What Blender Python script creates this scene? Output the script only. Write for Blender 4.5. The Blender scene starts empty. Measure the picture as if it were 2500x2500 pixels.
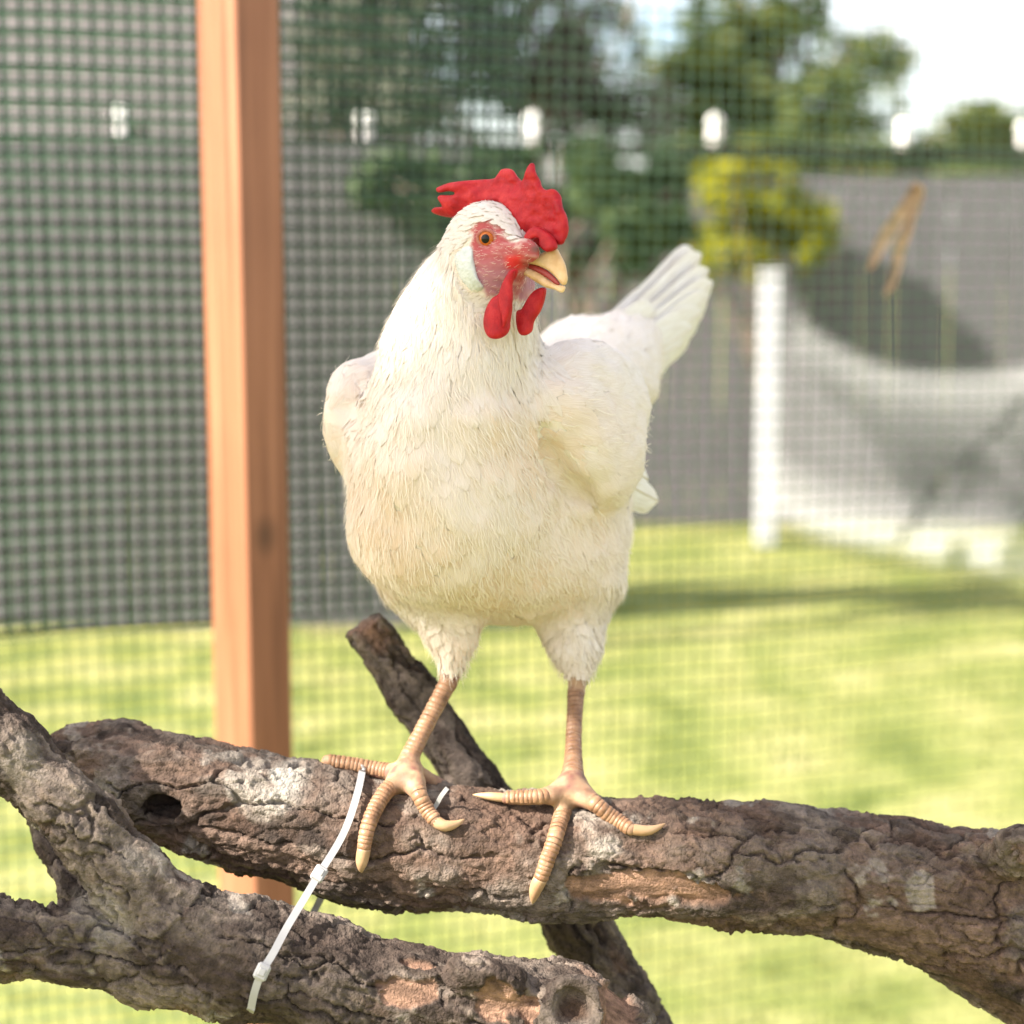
import bpy, math, random
import numpy as np
from mathutils import Vector, Matrix

# ------------------------------------------------------------------ camera, sky, sun, exposure
scene = bpy.context.scene
COL = scene.collection
FPX = 4200.0            # focal length in pixels of a 2500 px picture
TILT = math.atan(600.0 / FPX)
CAM = np.array([0.0, 0.0, 1.35])
RIGHT = np.array([1.0, 0.0, 0.0])
FWD = np.array([0.0, math.cos(TILT), -math.sin(TILT)])
UP = np.array([0.0, math.sin(TILT), math.cos(TILT)])

cam_data = bpy.data.cameras.new('camera')
cam = bpy.data.objects.new('camera', cam_data)
COL.objects.link(cam)
cam.location = CAM
cam.rotation_euler = (math.pi / 2 - TILT, 0, 0)
cam_data.sensor_width = 36.0
cam_data.lens = FPX / 2500.0 * 36.0
cam_data.clip_start = 0.02
cam_data.clip_end = 1000.0
cam_data.dof.use_dof = True
cam_data.dof.focus_distance = 1.125
cam_data.dof.aperture_fstop = 3.7
scene.camera = cam

SUN_TO = np.array([-0.74, -0.30, 0.62]); SUN_TO /= np.linalg.norm(SUN_TO)
world = bpy.data.worlds.new('World'); scene.world = world; world.use_nodes = True
wn = world.node_tree.nodes; wl = world.node_tree.links
sky_tex = wn.new('ShaderNodeTexSky'); sky_tex.sky_type = 'NISHITA'; sky_tex.sun_disc = False
sky_tex.sun_elevation = math.asin(SUN_TO[2])
sky_tex.sun_rotation = math.atan2(SUN_TO[0], SUN_TO[1])
sky_tex.dust_density = 3.0; sky_tex.ozone_density = 0.6
bg = wn['Background']; bg.inputs['Strength'].default_value = 0.10
# thin bright cloud over much of the blue
w_tc = wn.new('ShaderNodeTexCoord'); w_mp = wn.new('ShaderNodeMapping'); w_mp.inputs['Scale'].default_value = (1.0, 1.0, 2.2); wl.new(w_tc.outputs['Generated'], w_mp.inputs[0])
w_nz = wn.new('ShaderNodeTexNoise'); w_nz.inputs['Scale'].default_value = 2.3; w_nz.inputs['Detail'].default_value = 7; wl.new(w_mp.outputs[0], w_nz.inputs['Vector'])
w_rp = wn.new('ShaderNodeMapRange'); w_rp.inputs[1].default_value = 0.38; w_rp.inputs[2].default_value = 0.60; w_rp.inputs[4].default_value = 0.85; wl.new(w_nz.outputs[0], w_rp.inputs[0])
w_mx = wn.new('ShaderNodeMix'); w_mx.data_type = 'RGBA'; w_mx.inputs[7].default_value = (6.8, 6.5, 6.2, 1); wl.new(w_rp.outputs[0], w_mx.inputs[0]); wl.new(sky_tex.outputs[0], w_mx.inputs[6])
wl.new(w_mx.outputs[2], bg.inputs[0])
sun_d = bpy.data.lights.new('sun', 'SUN'); sun_d.energy = 5.0; sun_d.angle = math.radians(0.6)
sun_d.color = (1.0, 0.93, 0.82)
sun = bpy.data.objects.new('sun', sun_d); COL.objects.link(sun)
sun.rotation_euler = Vector(SUN_TO).to_track_quat('Z', 'Y').to_euler()
sun.location = (-4, -2, 5)
vs = scene.view_settings
vs.view_transform = 'Standard'; vs.look = 'None'; vs.exposure = 1.90; vs.gamma = 1.0
vs.use_curve_mapping = False
scene.cycles.max_bounces = 7; scene.cycles.transparent_max_bounces = 12
scene.cycles.diffuse_bounces = 4

def P(x, y, d):
    """picture position (2500 px frame) at depth d (m along the view axis) -> world point"""
    x = np.asarray(x, float); y = np.asarray(y, float); d = np.asarray(d, float)
    xc = (x - 1250.0) / FPX * d; yc = -(y - 1250.0) / FPX * d
    return CAM + xc[..., None] * RIGHT + yc[..., None] * UP + d[..., None] * FWD
def proj(V):
    R = V - CAM
    d = R @ FWD
    return 1250 + FPX * (R @ RIGHT) / d, 1250 - FPX * (R @ UP) / d, d
def pxm(d): return d / FPX      # metres per pixel at depth d

# ------------------------------------------------------------------ helpers
RNG = np.random.RandomState(7)
def norm(v): return v / np.maximum(np.linalg.norm(v, axis=-1, keepdims=True), 1e-12)
def sstep(a, b, x):
    t = np.clip((x - a) / (b - a), 0, 1); return t * t * (3 - 2 * t)
_T = np.random.RandomState(3).rand(64, 64, 64).astype(np.float32)
def vnoise(p):
    i = np.floor(p).astype(int); f = p - i; f = f * f * (3 - 2 * f); i0 = i & 63; i1 = (i + 1) & 63
    def g(a, b, c): return _T[a, b, c]
    x0, y0, z0 = i0.T; x1, y1, z1 = i1.T; fx, fy, fz = f.T
    c00 = g(x0, y0, z0) * (1 - fx) + g(x1, y0, z0) * fx; c10 = g(x0, y1, z0) * (1 - fx) + g(x1, y1, z0) * fx
    c01 = g(x0, y0, z1) * (1 - fx) + g(x1, y0, z1) * fx; c11 = g(x0, y1, z1) * (1 - fx) + g(x1, y1, z1) * fx
    return ((c00 * (1 - fy) + c10 * fy) * (1 - fz) + (c01 * (1 - fy) + c11 * fy) * fz) * 2 - 1
def fbm(p, o=4):
    s = 0; a = 1.0
    for k in range(o):
        s = s + a * vnoise(p + 17.3 * k); p = p * 2.03; a *= 0.5
    return s
_W = np.random.RandomState(5).rand(32, 32, 32, 3).astype(np.float32)
def worley(p):
    """F1, F2 and a random id per cell"""
    i = np.floor(p).astype(int); n = len(p)
    f1 = np.full(n, 9.0); f2 = np.full(n, 9.0); cid = np.zeros(n)
    for dx in (-1, 0, 1):
        for dy in (-1, 0, 1):
            for dz in (-1, 0, 1):
                c = i + np.array([dx, dy, dz]); m = c & 31
                w = _W[m[:, 0], m[:, 1], m[:, 2]]
                d = np.linalg.norm(c + w - p, axis=1)
                new = d < f1
                f2 = np.where(new, f1, np.minimum(f2, d))
                cid = np.where(new, w[:, 0] * 7.13 % 1.0, cid)
                f1 = np.where(new, d, f1)
    return f1, f2, cid

def mk_mesh(name, V, F, smooth=True):
    V = np.asarray(V, np.float32); F = np.asarray(F, np.int32)
    me = bpy.data.meshes.new(name)
    me.vertices.add(len(V)); me.vertices.foreach_set('co', V.ravel())
    k = F.shape[1]
    me.loops.add(F.size); me.loops.foreach_set('vertex_index', F.ravel())
    me.polygons.add(len(F))
    me.polygons.foreach_set('loop_start', np.arange(0, F.size, k, dtype=np.int32))
    me.update(calc_edges=True); me.validate()
    if smooth: me.polygons.foreach_set('use_smooth', np.ones(len(me.polygons), bool))
    return me
def set_col(me, C):
    C = np.asarray(C, np.float32)
    if C.shape[1] == 3: C = np.hstack([C, np.ones((len(C), 1), np.float32)])
    a = me.color_attributes.new('Col', 'FLOAT_COLOR', 'POINT'); a.data.foreach_set('color', C.ravel())
def set_uv(me, UV):
    uv = me.uv_layers.new(name='UVMap')
    li = np.empty(len(me.loops), np.int32); me.loops.foreach_get('vertex_index', li)
    uv.data.foreach_set('uv', np.asarray(UV, np.float32)[li].ravel())
def obj(name, me, mat=None, parent=None, local=False):
    o = bpy.data.objects.new(name, me); COL.objects.link(o)
    if mat is not None and me is not None and not me.materials: me.materials.append(mat)
    if parent is not None:
        o.parent = parent
        if not local and parent.parent is None and parent.type == 'EMPTY':     # geometry given in world space
            o.matrix_parent_inverse = Matrix.LocRotScale(parent.location, parent.rotation_euler, parent.scale).inverted()
    return o
def tag(o, label=None, cat=None, group=None, kind=None):
    if label: o['label'] = label
    if cat: o['category'] = cat
    if group: o['group'] = group
    if kind: o['kind'] = kind
    return o
def empty(name, loc, label, cat, group=None):
    o = bpy.data.objects.new(name, None); COL.objects.link(o); o.location = [float(c) for c in loc]
    o.empty_display_size = 0.05
    return tag(o, label, cat, group)

class MB:
    """collects boxes, tubes and rings of points into one mesh"""
    def __init__(s): s.v = []; s.f = []; s.n = 0
    def add(s, V, F):
        s.v.append(np.asarray(V, float)); s.f += [tuple(int(i) + s.n for i in f) for f in F]; s.n += len(V)
    def box(s, c, size, rot=None, bevel=0.0):
        h = np.array(size) / 2.0
        b = min(bevel, h.min() * 0.9)
        if b <= 0:
            V = np.array([[x, y, z] for x in (-1, 1) for y in (-1, 1) for z in (-1, 1)]) * h
            F = [(0, 1, 3, 2), (4, 6, 7, 5), (0, 4, 5, 1), (2, 3, 7, 6), (0, 2, 6, 4), (1, 5, 7, 3)]
        else:
            V = []; F = []; idx = {}
            for ax in range(3):
                for sx in (-1, 1):
                    for sy in (-1, 1):
                        for sz in (-1, 1):
                            sg = np.array([sx, sy, sz], float); p = sg * (h - b); p[ax] = sg[ax] * h[ax]
                            idx[(ax, sx, sy, sz)] = len(V); V.append(p)
            V = np.array(V)
            q = [(-1, -1), (1, -1), (1, 1), (-1, 1)]
            for ax in range(3):
                for s0 in (-1, 1):
                    r = []
                    for a, c_ in q:
                        k = [0, 0, 0]; k[ax] = s0; k[(ax + 1) % 3] = a; k[(ax + 2) % 3] = c_
                        r.append(idx[(ax, *k)])
                    F.append(tuple(r) if s0 > 0 else tuple(r[::-1]))
            for ax in range(3):
                a1, a2 = (ax + 1) % 3, (ax + 2) % 3
                for s1 in (-1, 1):
                    for s2 in (-1, 1):
                        ks = []
                        for fa, e in ((a1, -1), (a1, 1), (a2, 1), (a2, -1)):
                            k = [0, 0, 0]; k[ax] = e; k[a1] = s1; k[a2] = s2; ks.append(idx[(fa, *k)])
                        F.append(tuple(ks) if s1 * s2 > 0 else tuple(ks[::-1]))
            for sx in (-1, 1):
                for sy in (-1, 1):
                    for sz in (-1, 1):
                        t = (idx[(0, sx, sy, sz)], idx[(1, sx, sy, sz)], idx[(2, sx, sy, sz)])
                        F.append(t if sx * sy * sz > 0 else t[::-1])
        if rot is not None: V = V @ np.asarray(rot).T
        s.add(V + np.asarray(c, float), F)
    def tube(s, pts, rad, n=8, cap=True, flat=None):
        pts = np.asarray(pts, float); m = len(pts); rad = np.broadcast_to(np.asarray(rad, float), (m,))
        t = norm(np.gradient(pts, axis=0))
        ref = np.array([0.0, 0.0, 1.0]) if abs(t[0][2]) < 0.9 else np.array([1.0, 0.0, 0.0])
        u = ref - t[0] * (ref @ t[0]); u /= np.linalg.norm(u); V = []
        for i in range(m):
            u = u - t[i] * (u @ t[i]); u /= np.linalg.norm(u); w = np.cross(t[i], u)
            for k in range(n):
                a = 2 * math.pi * k / n
                V.append(pts[i] + rad[i] * (math.cos(a) * u + math.sin(a) * w))
        F = [(i * n + k, i * n + (k + 1) % n, (i + 1) * n + (k + 1) % n, (i + 1) * n + k) for i in range(m - 1) for k in range(n)]
        if cap: F += [tuple(range(n))[::-1], tuple((m - 1) * n + k for k in range(n))]
        s.add(V, F)
    def lathe(s, prof, c=(0, 0, 0), n=20):
        prof = [(max(r, 1e-5), z) for r, z in prof]
        V = [(r * math.cos(2 * math.pi * k / n) + c[0], r * math.sin(2 * math.pi * k / n) + c[1], z + c[2]) for r, z in prof for k in range(n)]
        F = [(i * n + k, i * n + (k + 1) % n, (i + 1) * n + (k + 1) % n, (i + 1) * n + k) for i in range(len(prof) - 1) for k in range(n)]
        s.add(V, F)
    def mesh(s, name, smooth=False):
        me = bpy.data.meshes.new(name)
        me.from_pydata([tuple(p) for p in np.vstack(s.v)], [], s.f); me.update()
        if smooth: me.polygons.foreach_set('use_smooth', np.ones(len(me.polygons), bool))
        return me
    def build(s, name, mat, parent=None, smooth=False): return obj(name, s.mesh(name, smooth), mat, parent)

# ------------------------------------------------------------------ implicit surfaces
def smin(a, b, k):
    if k <= 0: return np.minimum(a, b)
    h = np.maximum(k - np.abs(a - b), 0) / k
    return np.minimum(a, b) - h * h * k * 0.25
class Ell:
    def __init__(s, c, r, M=None, k=0.02, tag=''):
        s.c = np.asarray(c, float); s.r = np.asarray(r, float); s.M = np.eye(3) if M is None else np.asarray(M); s.k = k; s.tag = tag
    def bounds(s): 
        e = np.sqrt(((s.M * s.r[:, None]) ** 2).sum(0)); return s.c - e, s.c + e
    def d(s, p):
        q = (p - s.c) @ s.M.T.astype(p.dtype)
        a = np.linalg.norm(q / s.r.astype(p.dtype), axis=-1); b = np.linalg.norm(q / (s.r ** 2).astype(p.dtype), axis=-1)
        return a * (a - 1) / np.maximum(b, 1e-6)
class Cone:
    def __init__(s, a, b, ra, rb, k=0.02, tag=''):
        s.a = np.asarray(a, float); s.b = np.asarray(b, float); s.ra = ra; s.rb = rb; s.k = k; s.tag = tag
    def bounds(s):
        r = max(s.ra, s.rb); return np.minimum(s.a, s.b) - r, np.maximum(s.a, s.b) + r
    def d(s, p):
        ab = (s.b - s.a); L = ab @ ab
        t = np.clip(((p - s.a.astype(p.dtype)) @ ab.astype(p.dtype)) / L, 0, 1)
        return np.linalg.norm(p - s.a.astype(p.dtype) - t[..., None] * ab.astype(p.dtype), axis=-1) - (s.ra + (s.rb - s.ra) * t)
def chain(pts, k=0.02, tag='', k0=None):
    """pts: list of (x, y, depth, radius m)"""
    out = []
    for i in range(len(pts) - 1):
        a, b = pts[i], pts[i + 1]
        out.append(Cone(P(*a[:3]), P(*b[:3]), a[3], b[3], k if (i or k0 is None) else k0, tag))
    return out
class Field:
    def __init__(s, prims, vox, lo=None, hi=None, pad=0.012):
        bs = [q.bounds() for q in prims]
        s.lo = np.min([b[0] for b in bs], 0) - pad if lo is None else np.asarray(lo)
        hi = np.max([b[1] for b in bs], 0) + pad if hi is None else np.asarray(hi)
        s.vox = vox; s.n = np.ceil((hi - s.lo) / vox).astype(int) + 1
        s.f = np.full(s.n, 0.05, np.float32); s.prims = prims
        for q in prims: s.apply(q, lambda a, b, k: smin(a, b, k))
    def apply(s, q, op):
        m = q.k + 0.022
        l, h = q.bounds()
        i0 = np.maximum(np.floor((l - m - s.lo) / s.vox).astype(int), 0); i1 = np.minimum(np.ceil((h + m - s.lo) / s.vox).astype(int) + 1, s.n)
        if (i1 <= i0).any(): return
        ax = [(np.arange(i0[j], i1[j]) * s.vox + s.lo[j]).astype(np.float32) for j in range(3)]
        g = np.stack(np.meshgrid(*ax, indexing='ij'), -1)
        sl = tuple(slice(i0[j], i1[j]) for j in range(3))
        s.f[sl] = op(s.f[sl], q.d(g).astype(np.float32), q.k)
    def sub(s, q): s.apply(q, lambda a, b, k: -smin(-a, b, k))
    def sample(s, p):
        q = (p - s.lo) / s.vox; q = np.clip(q, 0, np.array(s.n) - 1.001)
        i = q.astype(int); f = q - i; r = 0
        for dx in (0, 1):
            for dy in (0, 1):
                for dz in (0, 1):
                    w = (f[:, 0] if dx else 1 - f[:, 0]) * (f[:, 1] if dy else 1 - f[:, 1]) * (f[:, 2] if dz else 1 - f[:, 2])
                    r = r + w * s.f[i[:, 0] + dx, i[:, 1] + dy, i[:, 2] + dz]
        return r
    def grad(s, p, e=None):
        e = e or s.vox * 1.5
        g = np.stack([s.sample(p + np.eye(3)[j] * e) - s.sample(p - np.eye(3)[j] * e) for j in range(3)], -1) / (2 * e)
        return g
    def project(s, p, h, it=3):
        for _ in range(it):
            g = s.grad(p); l = np.maximum((g * g).sum(-1), 0.15)
            p = p - (g / l[:, None]) * (s.sample(p) - h)[:, None]
        return p
    def surface(s): return surface_nets(s.f, s.lo, s.vox)
def surface_nets(f, lo, vox):
    ins = f < 0
    nx, ny, nz = f.shape
    c = np.zeros((nx - 1, ny - 1, nz - 1), np.int8)
    for dx in (0, 1):
        for dy in (0, 1):
            for dz in (0, 1):
                c += ins[dx:nx - 1 + dx, dy:ny - 1 + dy, dz:nz - 1 + dz]
    act = np.argwhere((c > 0) & (c < 8)); del c
    idx = np.full((nx - 1, ny - 1, nz - 1), -1, np.int32)
    idx[act[:, 0], act[:, 1], act[:, 2]] = np.arange(len(act))
    off = [(a, b, d) for a in (0, 1) for b in (0, 1) for d in (0, 1)]
    vals = np.stack([f[act[:, 0] + o[0], act[:, 1] + o[1], act[:, 2] + o[2]] for o in off], 1).astype(float)
    acc = np.zeros((len(act), 3)); cnt = np.zeros(len(act))
    for i in range(8):
        for j in range(i + 1, 8):
            oi, oj = np.array(off[i]), np.array(off[j])
            if np.abs(oi - oj).sum() != 1: continue
            m = (vals[:, i] < 0) != (vals[:, j] < 0)
            t = np.where(m, vals[:, i] / np.where(m, vals[:, i] - vals[:, j], 1), 0)
            acc += np.where(m[:, None], oi + t[:, None] * (oj - oi), 0); cnt += m
    V = (act + acc / cnt[:, None]) * vox + lo
    Q = []
    for ax in range(3):
        a, b = [(1, 2), (2, 0), (0, 1)][ax]
        sl0 = [slice(None)] * 3; sl1 = [slice(None)] * 3; sl0[ax] = slice(0, -1); sl1[ax] = slice(1, None)
        e = np.argwhere(ins[tuple(sl0)] != ins[tuple(sl1)])
        ok = (e[:, a] > 0) & (e[:, b] > 0) & (e[:, a] < f.shape[a] - 1) & (e[:, b] < f.shape[b] - 1)
        e = e[ok]; pos = ins[e[:, 0], e[:, 1], e[:, 2]]
        def cell(da, db):
            q = e.copy(); q[:, a] -= da; q[:, b] -= db; return idx[q[:, 0], q[:, 1], q[:, 2]]
        q = np.stack([cell(1, 1), cell(0, 1), cell(0, 0), cell(1, 0)], 1)
        q[~pos] = q[~pos][:, ::-1]
        Q.append(q)
    return V, np.vstack(Q)
def vert_normals(V, F):
    n = np.cross(V[F[:, 2]] - V[F[:, 0]], V[F[:, 3]] - V[F[:, 1]]); N = np.zeros_like(V)
    for k in range(4): np.add.at(N, F[:, k], n)
    return norm(N)
def smooth_line(pts, n):
    pts = np.asarray(pts, float); t = np.arange(len(pts)); u = np.linspace(0, len(pts) - 1, n)
    out = np.empty((n, pts.shape[1])); i = np.clip(u.astype(int), 0, len(pts) - 2); f = (u - i)[:, None]
    g = lambda j: pts[np.clip(j, 0, len(pts) - 1)]
    p0, p1, p2, p3 = g(i - 1), g(i), g(i + 1), g(i + 2)
    return 0.5 * (2 * p1 + (p2 - p0) * f + (2 * p0 - 5 * p1 + 4 * p2 - p3) * f ** 2 + (3 * p1 - p0 - 3 * p2 + p3) * f ** 3)

# ------------------------------------------------------------------ materials
def mat(name):
    m = bpy.data.materials.new(name); m.use_nodes = True
    return m, m.node_tree.nodes, m.node_tree.links, m.node_tree.nodes['Principled BSDF']
def node(ns, t, **kw):
    n = ns.new(t)
    for k, v in kw.items():
        if k in n.inputs: n.inputs[k].default_value = v
        else: setattr(n, k, v)
    return n
def ramp(ns, cols):
    r = ns.new('ShaderNodeValToRGB'); e = r.color_ramp.elements
    while len(e) < len(cols): e.new(0.5)
    for i, (p, c) in enumerate(cols): e[i].position = p; e[i].color = (*c, 1)
    return r
def noise_mat(name, cols, scale, rough=0.7, bump=0.0, bscale=None, detail=6, stretch=(1, 1, 1), spec=0.3, trans=0.0, coord='Object', dist=0.0):
    m, ns, ls, b = mat(name)
    tc = ns.new('ShaderNodeTexCoord'); mp = node(ns, 'ShaderNodeMapping'); mp.inputs['Scale'].default_value = stretch
    ls.new(tc.outputs[coord], mp.inputs[0])
    nz = node(ns, 'ShaderNodeTexNoise', Scale=scale, Detail=detail, Distortion=dist); ls.new(mp.outputs[0], nz.inputs['Vector'])
    r = ramp(ns, cols); ls.new(nz.outputs[0], r.inputs[0]); ls.new(r.outputs[0], b.inputs['Base Color'])
    b.inputs['Roughness'].default_value = rough; b.inputs['Specular IOR Level'].default_value = spec
    if bump:
        n2 = node(ns, 'ShaderNodeTexNoise', Scale=bscale or scale * 4, Detail=8); ls.new(mp.outputs[0], n2.inputs['Vector'])
        bp = node(ns, 'ShaderNodeBump', Strength=bump, Distance=0.002); ls.new(n2.outputs[0], bp.inputs['Height']); ls.new(bp.outputs[0], b.inputs['Normal'])
    if trans:
        tr = ns.new('ShaderNodeBsdfTranslucent'); ls.new(r.outputs[0], tr.inputs[0])
        mx = node(ns, 'ShaderNodeMixShader', Fac=trans); ls.new(b.outputs[0], mx.inputs[1]); ls.new(tr.outputs[0], mx.inputs[2])
        ls.new(mx.outputs[0], ns['Material Output'].inputs[0])
    return m
def plain(name, c, rough=0.5, spec=0.4):
    return noise_mat(name, [(0.3, tuple(np.array(c) * 0.88)), (0.7, tuple(np.minimum(np.array(c) * 1.1, 0.95)))], 30, rough, spec=spec)

M = {}
# ================================================================== SETTING
M['soil'] = noise_mat('lawn_ground', [(0.25, (0.055, 0.080, 0.016)), (0.42, (0.160, 0.180, 0.050)), (0.58, (0.255, 0.252, 0.092)), (0.8, (0.35, 0.31, 0.16))], 3.1, 0.95, bump=0.6, bscale=60, spec=0.1, detail=9)
M['grass'] = noise_mat('grass_blades', [(0.28, (0.06, 0.100, 0.016)), (0.44, (0.170, 0.205, 0.050)), (0.57, (0.265, 0.272, 0.092)), (0.78, (0.37, 0.33, 0.165))], 3.6, 0.7, trans=0.35, spec=0.2, detail=8)
M['concrete'] = noise_mat('pale_concrete', [(0.3, (0.34, 0.32, 0.27)), (0.7, (0.44, 0.41, 0.35))], 6, 0.9, bump=0.3, spec=0.2)

# the lawn: one sheet to the horizon, finer near the camera
def grid_sheet(x0, x1, y0, y1, nx, ny, z=lambda x, y: 0 * x):
    xs = np.linspace(x0, x1, nx); ys = np.linspace(y0, y1, ny); X, Y = np.meshgrid(xs, ys, indexing='ij')
    V = np.stack([X, Y, z(X, Y)], -1).reshape(-1, 3); i = np.arange(nx * ny).reshape(nx, ny)
    return V, np.stack([i[:-1, :-1], i[1:, :-1], i[1:, 1:], i[:-1, 1:]], -1).reshape(-1, 4)
V, F = grid_sheet(-300, 300, -100, 500, 60, 60)
lawn = tag(obj('lawn_ground', mk_mesh('lawn_ground', V, F), M['soil']), kind='structure')

# short mown grass over the part of the lawn in view
n = 90000
gx = RNG.uniform(-4.6, 4.6, n); gy = RNG.uniform(1.6, 9.3, n)
keep = np.abs(gx) < 0.36 * gy + 1.3
gx, gy = gx[keep], gy[keep]; n = len(gx)
cl = vnoise(np.stack([gx * 5, gy * 5, np.zeros(n)], 1))
hgt = RNG.uniform(0.018, 0.04, n) * (1 + 0.35 * cl); w = RNG.uniform(0.004, 0.008, n); a = RNG.uniform(0, math.pi * 2, n)
bx = np.stack([np.cos(a), np.sin(a), 0 * a], 1); lean = RNG.normal(0, 0.014, (n, 2))
base = np.stack([gx, gy, np.zeros(n) - 0.002], 1)
tip = base + np.stack([lean[:, 0], lean[:, 1], hgt], 1)
V = np.stack([base - bx * w[:, None] / 2, base + bx * w[:, None] / 2, tip], 1).reshape(-1, 3)
grass = obj('grass', mk_mesh('grass', V, np.arange(3 * n).reshape(-1, 3), False), M['grass'])
tag(grass, 'short sunlit yellow-green lawn grass beyond the wire mesh', 'grass', kind='stuff')

# fences of weathered grey boards
M['fence'] = noise_mat('weathered_boards', [(0.25, (0.068, 0.063, 0.070)), (0.55, (0.125, 0.116, 0.127)), (0.8, (0.19, 0.176, 0.19))], 5, 0.9, bump=0.5, stretch=(6, 6, 0.6), spec=0.1, coord='Generated')
def board_fence(x0, x1, y, h, label, seed):
    rs = np.random.RandomState(seed)
    root = empty('board_fence', ((x0 + x1) / 2, y, 0), label, 'fence', 'grey board fences round the lawn')
    w = 0.14; k = int((x1 - x0) / (w + 0.006)); vars_ = []
    for j in range(5):
        mb = MB(); mb.box((0, 0, h / 2), (w, 0.02, h + rs.uniform(-0.012, 0.012)), bevel=0.003); vars_.append(mb.mesh('fence_board'))
        vars_[-1].materials.append(M['fence'])
    for i in range(k):
        o = obj('fence_board', vars_[rs.randint(5)], None, root, local=True)
        o.location = (x0 + (i + 0.5) * (w + 0.006) - (x0 + x1) / 2, rs.uniform(-0.004, 0.004), 0.01); o.rotation_euler = (0, rs.uniform(-0.004, 0.004), 0)
    for z in (0.35, h - 0.3):
        mb = MB(); mb.box((0, 0.035, z), (x1 - x0, 0.045, 0.09), bevel=0.004)
        o = obj('fence_rail', mb.mesh('fence_rail'), M['fence'], root, local=True)
    for i in range(int((x1 - x0) / 2.0) + 1):
        mb = MB(); mb.box((0, 0, h / 2 - 0.02), (0.09, 0.09, h - 0.04), bevel=0.006)
        o = obj('fence_post', mb.mesh('fence_post'), M['fence'], root, local=True)
        o.location = (x0 + 0.1 + i * (x1 - x0 - 0.2) / max(1, int((x1 - x0) / 2.0)) - (x0 + x1) / 2, 0.105, 0)
    return root
def ground_at(y): return CAM[2] / ((y - 650.0) / FPX)        # rough distance where the ground meets picture row y
YA, YB = 6.35, 8.95
XA = (1330 - 1250) / FPX * YA
board_fence(-4.2, XA, YA, 1.79, 'weathered grey board fence behind the wire mesh, carrying a light string', 11)
board_fence(XA - 0.35, 4.6, YB, 1.80, 'set-back grey board fence behind the white post and cloth', 12)

# pale grey clad building beyond the left fence
M['siding'] = noise_mat('pale_siding', [(0.3, (0.15, 0.135, 0.142)), (0.7, (0.20, 0.182, 0.19))], 3, 0.8, bump=0.2, stretch=(0.4, 1, 4), spec=0.2)
M['roofing'] = noise_mat('roof_shingle', [(0.3, (0.10, 0.09, 0.09)), (0.7, (0.17, 0.16, 0.15))], 14, 0.9, spec=0.1)
bl = empty('clad_building', (-4.2, 10.6, 0), 'pale grey building clad in horizontal boards behind the fence', 'building')
bx0, bx1, by0, by1 = -7.6, -0.85, 9.9, 14.0
mb = MB(); mb.box(((bx0 + bx1) / 2, (by0 + by1) / 2, 1.9), (bx1 - bx0 - 0.06, by1 - by0 - 0.06, 3.8)); mb.build('wall', M['siding'], bl)
mb = MB(); mb.box((0, 0, 0), (bx1 - bx0, 0.03, 0.185), bevel=0.004); sid = mb.mesh('siding_board'); sid.materials.append(M['siding'])
for i in range(20):
    o = obj('siding_board', sid, None, bl, local=True); o.location = ((bx0 + bx1) / 2 + 4.2, by0 - 10.6 + 0.012, 0.1 + i * 0.187); o.rotation_euler = (math.radians(-3), 0, 0)
mb = MB(); mb.box(((bx0 + bx1) / 2, (by0 + by1) / 2, 3.9), (bx1 - bx0 + 0.7, by1 - by0 + 0.8, 0.16), bevel=0.02); mb.build('roof', M['roofing'], bl)

# ---- trees and shrubs
M['leaf_dark'] = noise_mat('leaf_dark', [(0.3, (0.035, 0.058, 0.026)), (0.7, (0.085, 0.125, 0.048))], 3, 0.55, trans=0.25, spec=0.3)
M['leaf_mid'] = noise_mat('leaf_mid', [(0.3, (0.06, 0.09, 0.025)), (0.55, (0.12, 0.15, 0.04)), (0.8, (0.20, 0.19, 0.05))], 2.2, 0.55, trans=0.4, spec=0.3)
M['leaf_yellow'] = noise_mat('leaf_yellow', [(0.3, (0.22, 0.24, 0.02)), (0.7, (0.40, 0.38, 0.03))], 4, 0.5, trans=0.4, spec=0.3)
M['leaf_grey'] = noise_mat('leaf_grey', [(0.3, (0.085, 0.10, 0.07)), (0.7, (0.21, 0.21, 0.165))], 2, 0.6, trans=0.3, spec=0.3)
M['trunk'] = noise_mat('trunk_bark', [(0.3, (0.13, 0.10, 0.08)), (0.7, (0.24, 0.19, 0.16))], 9, 0.9, bump=0.6, stretch=(1, 1, 0.3), spec=0.1)
M['pale_trunk'] = noise_mat('pale_bark', [(0.3, (0.38, 0.33, 0.29)), (0.7, (0.58, 0.52, 0.47))], 7, 0.85, bump=0.4, stretch=(1, 1, 0.4), spec=0.1)
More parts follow.
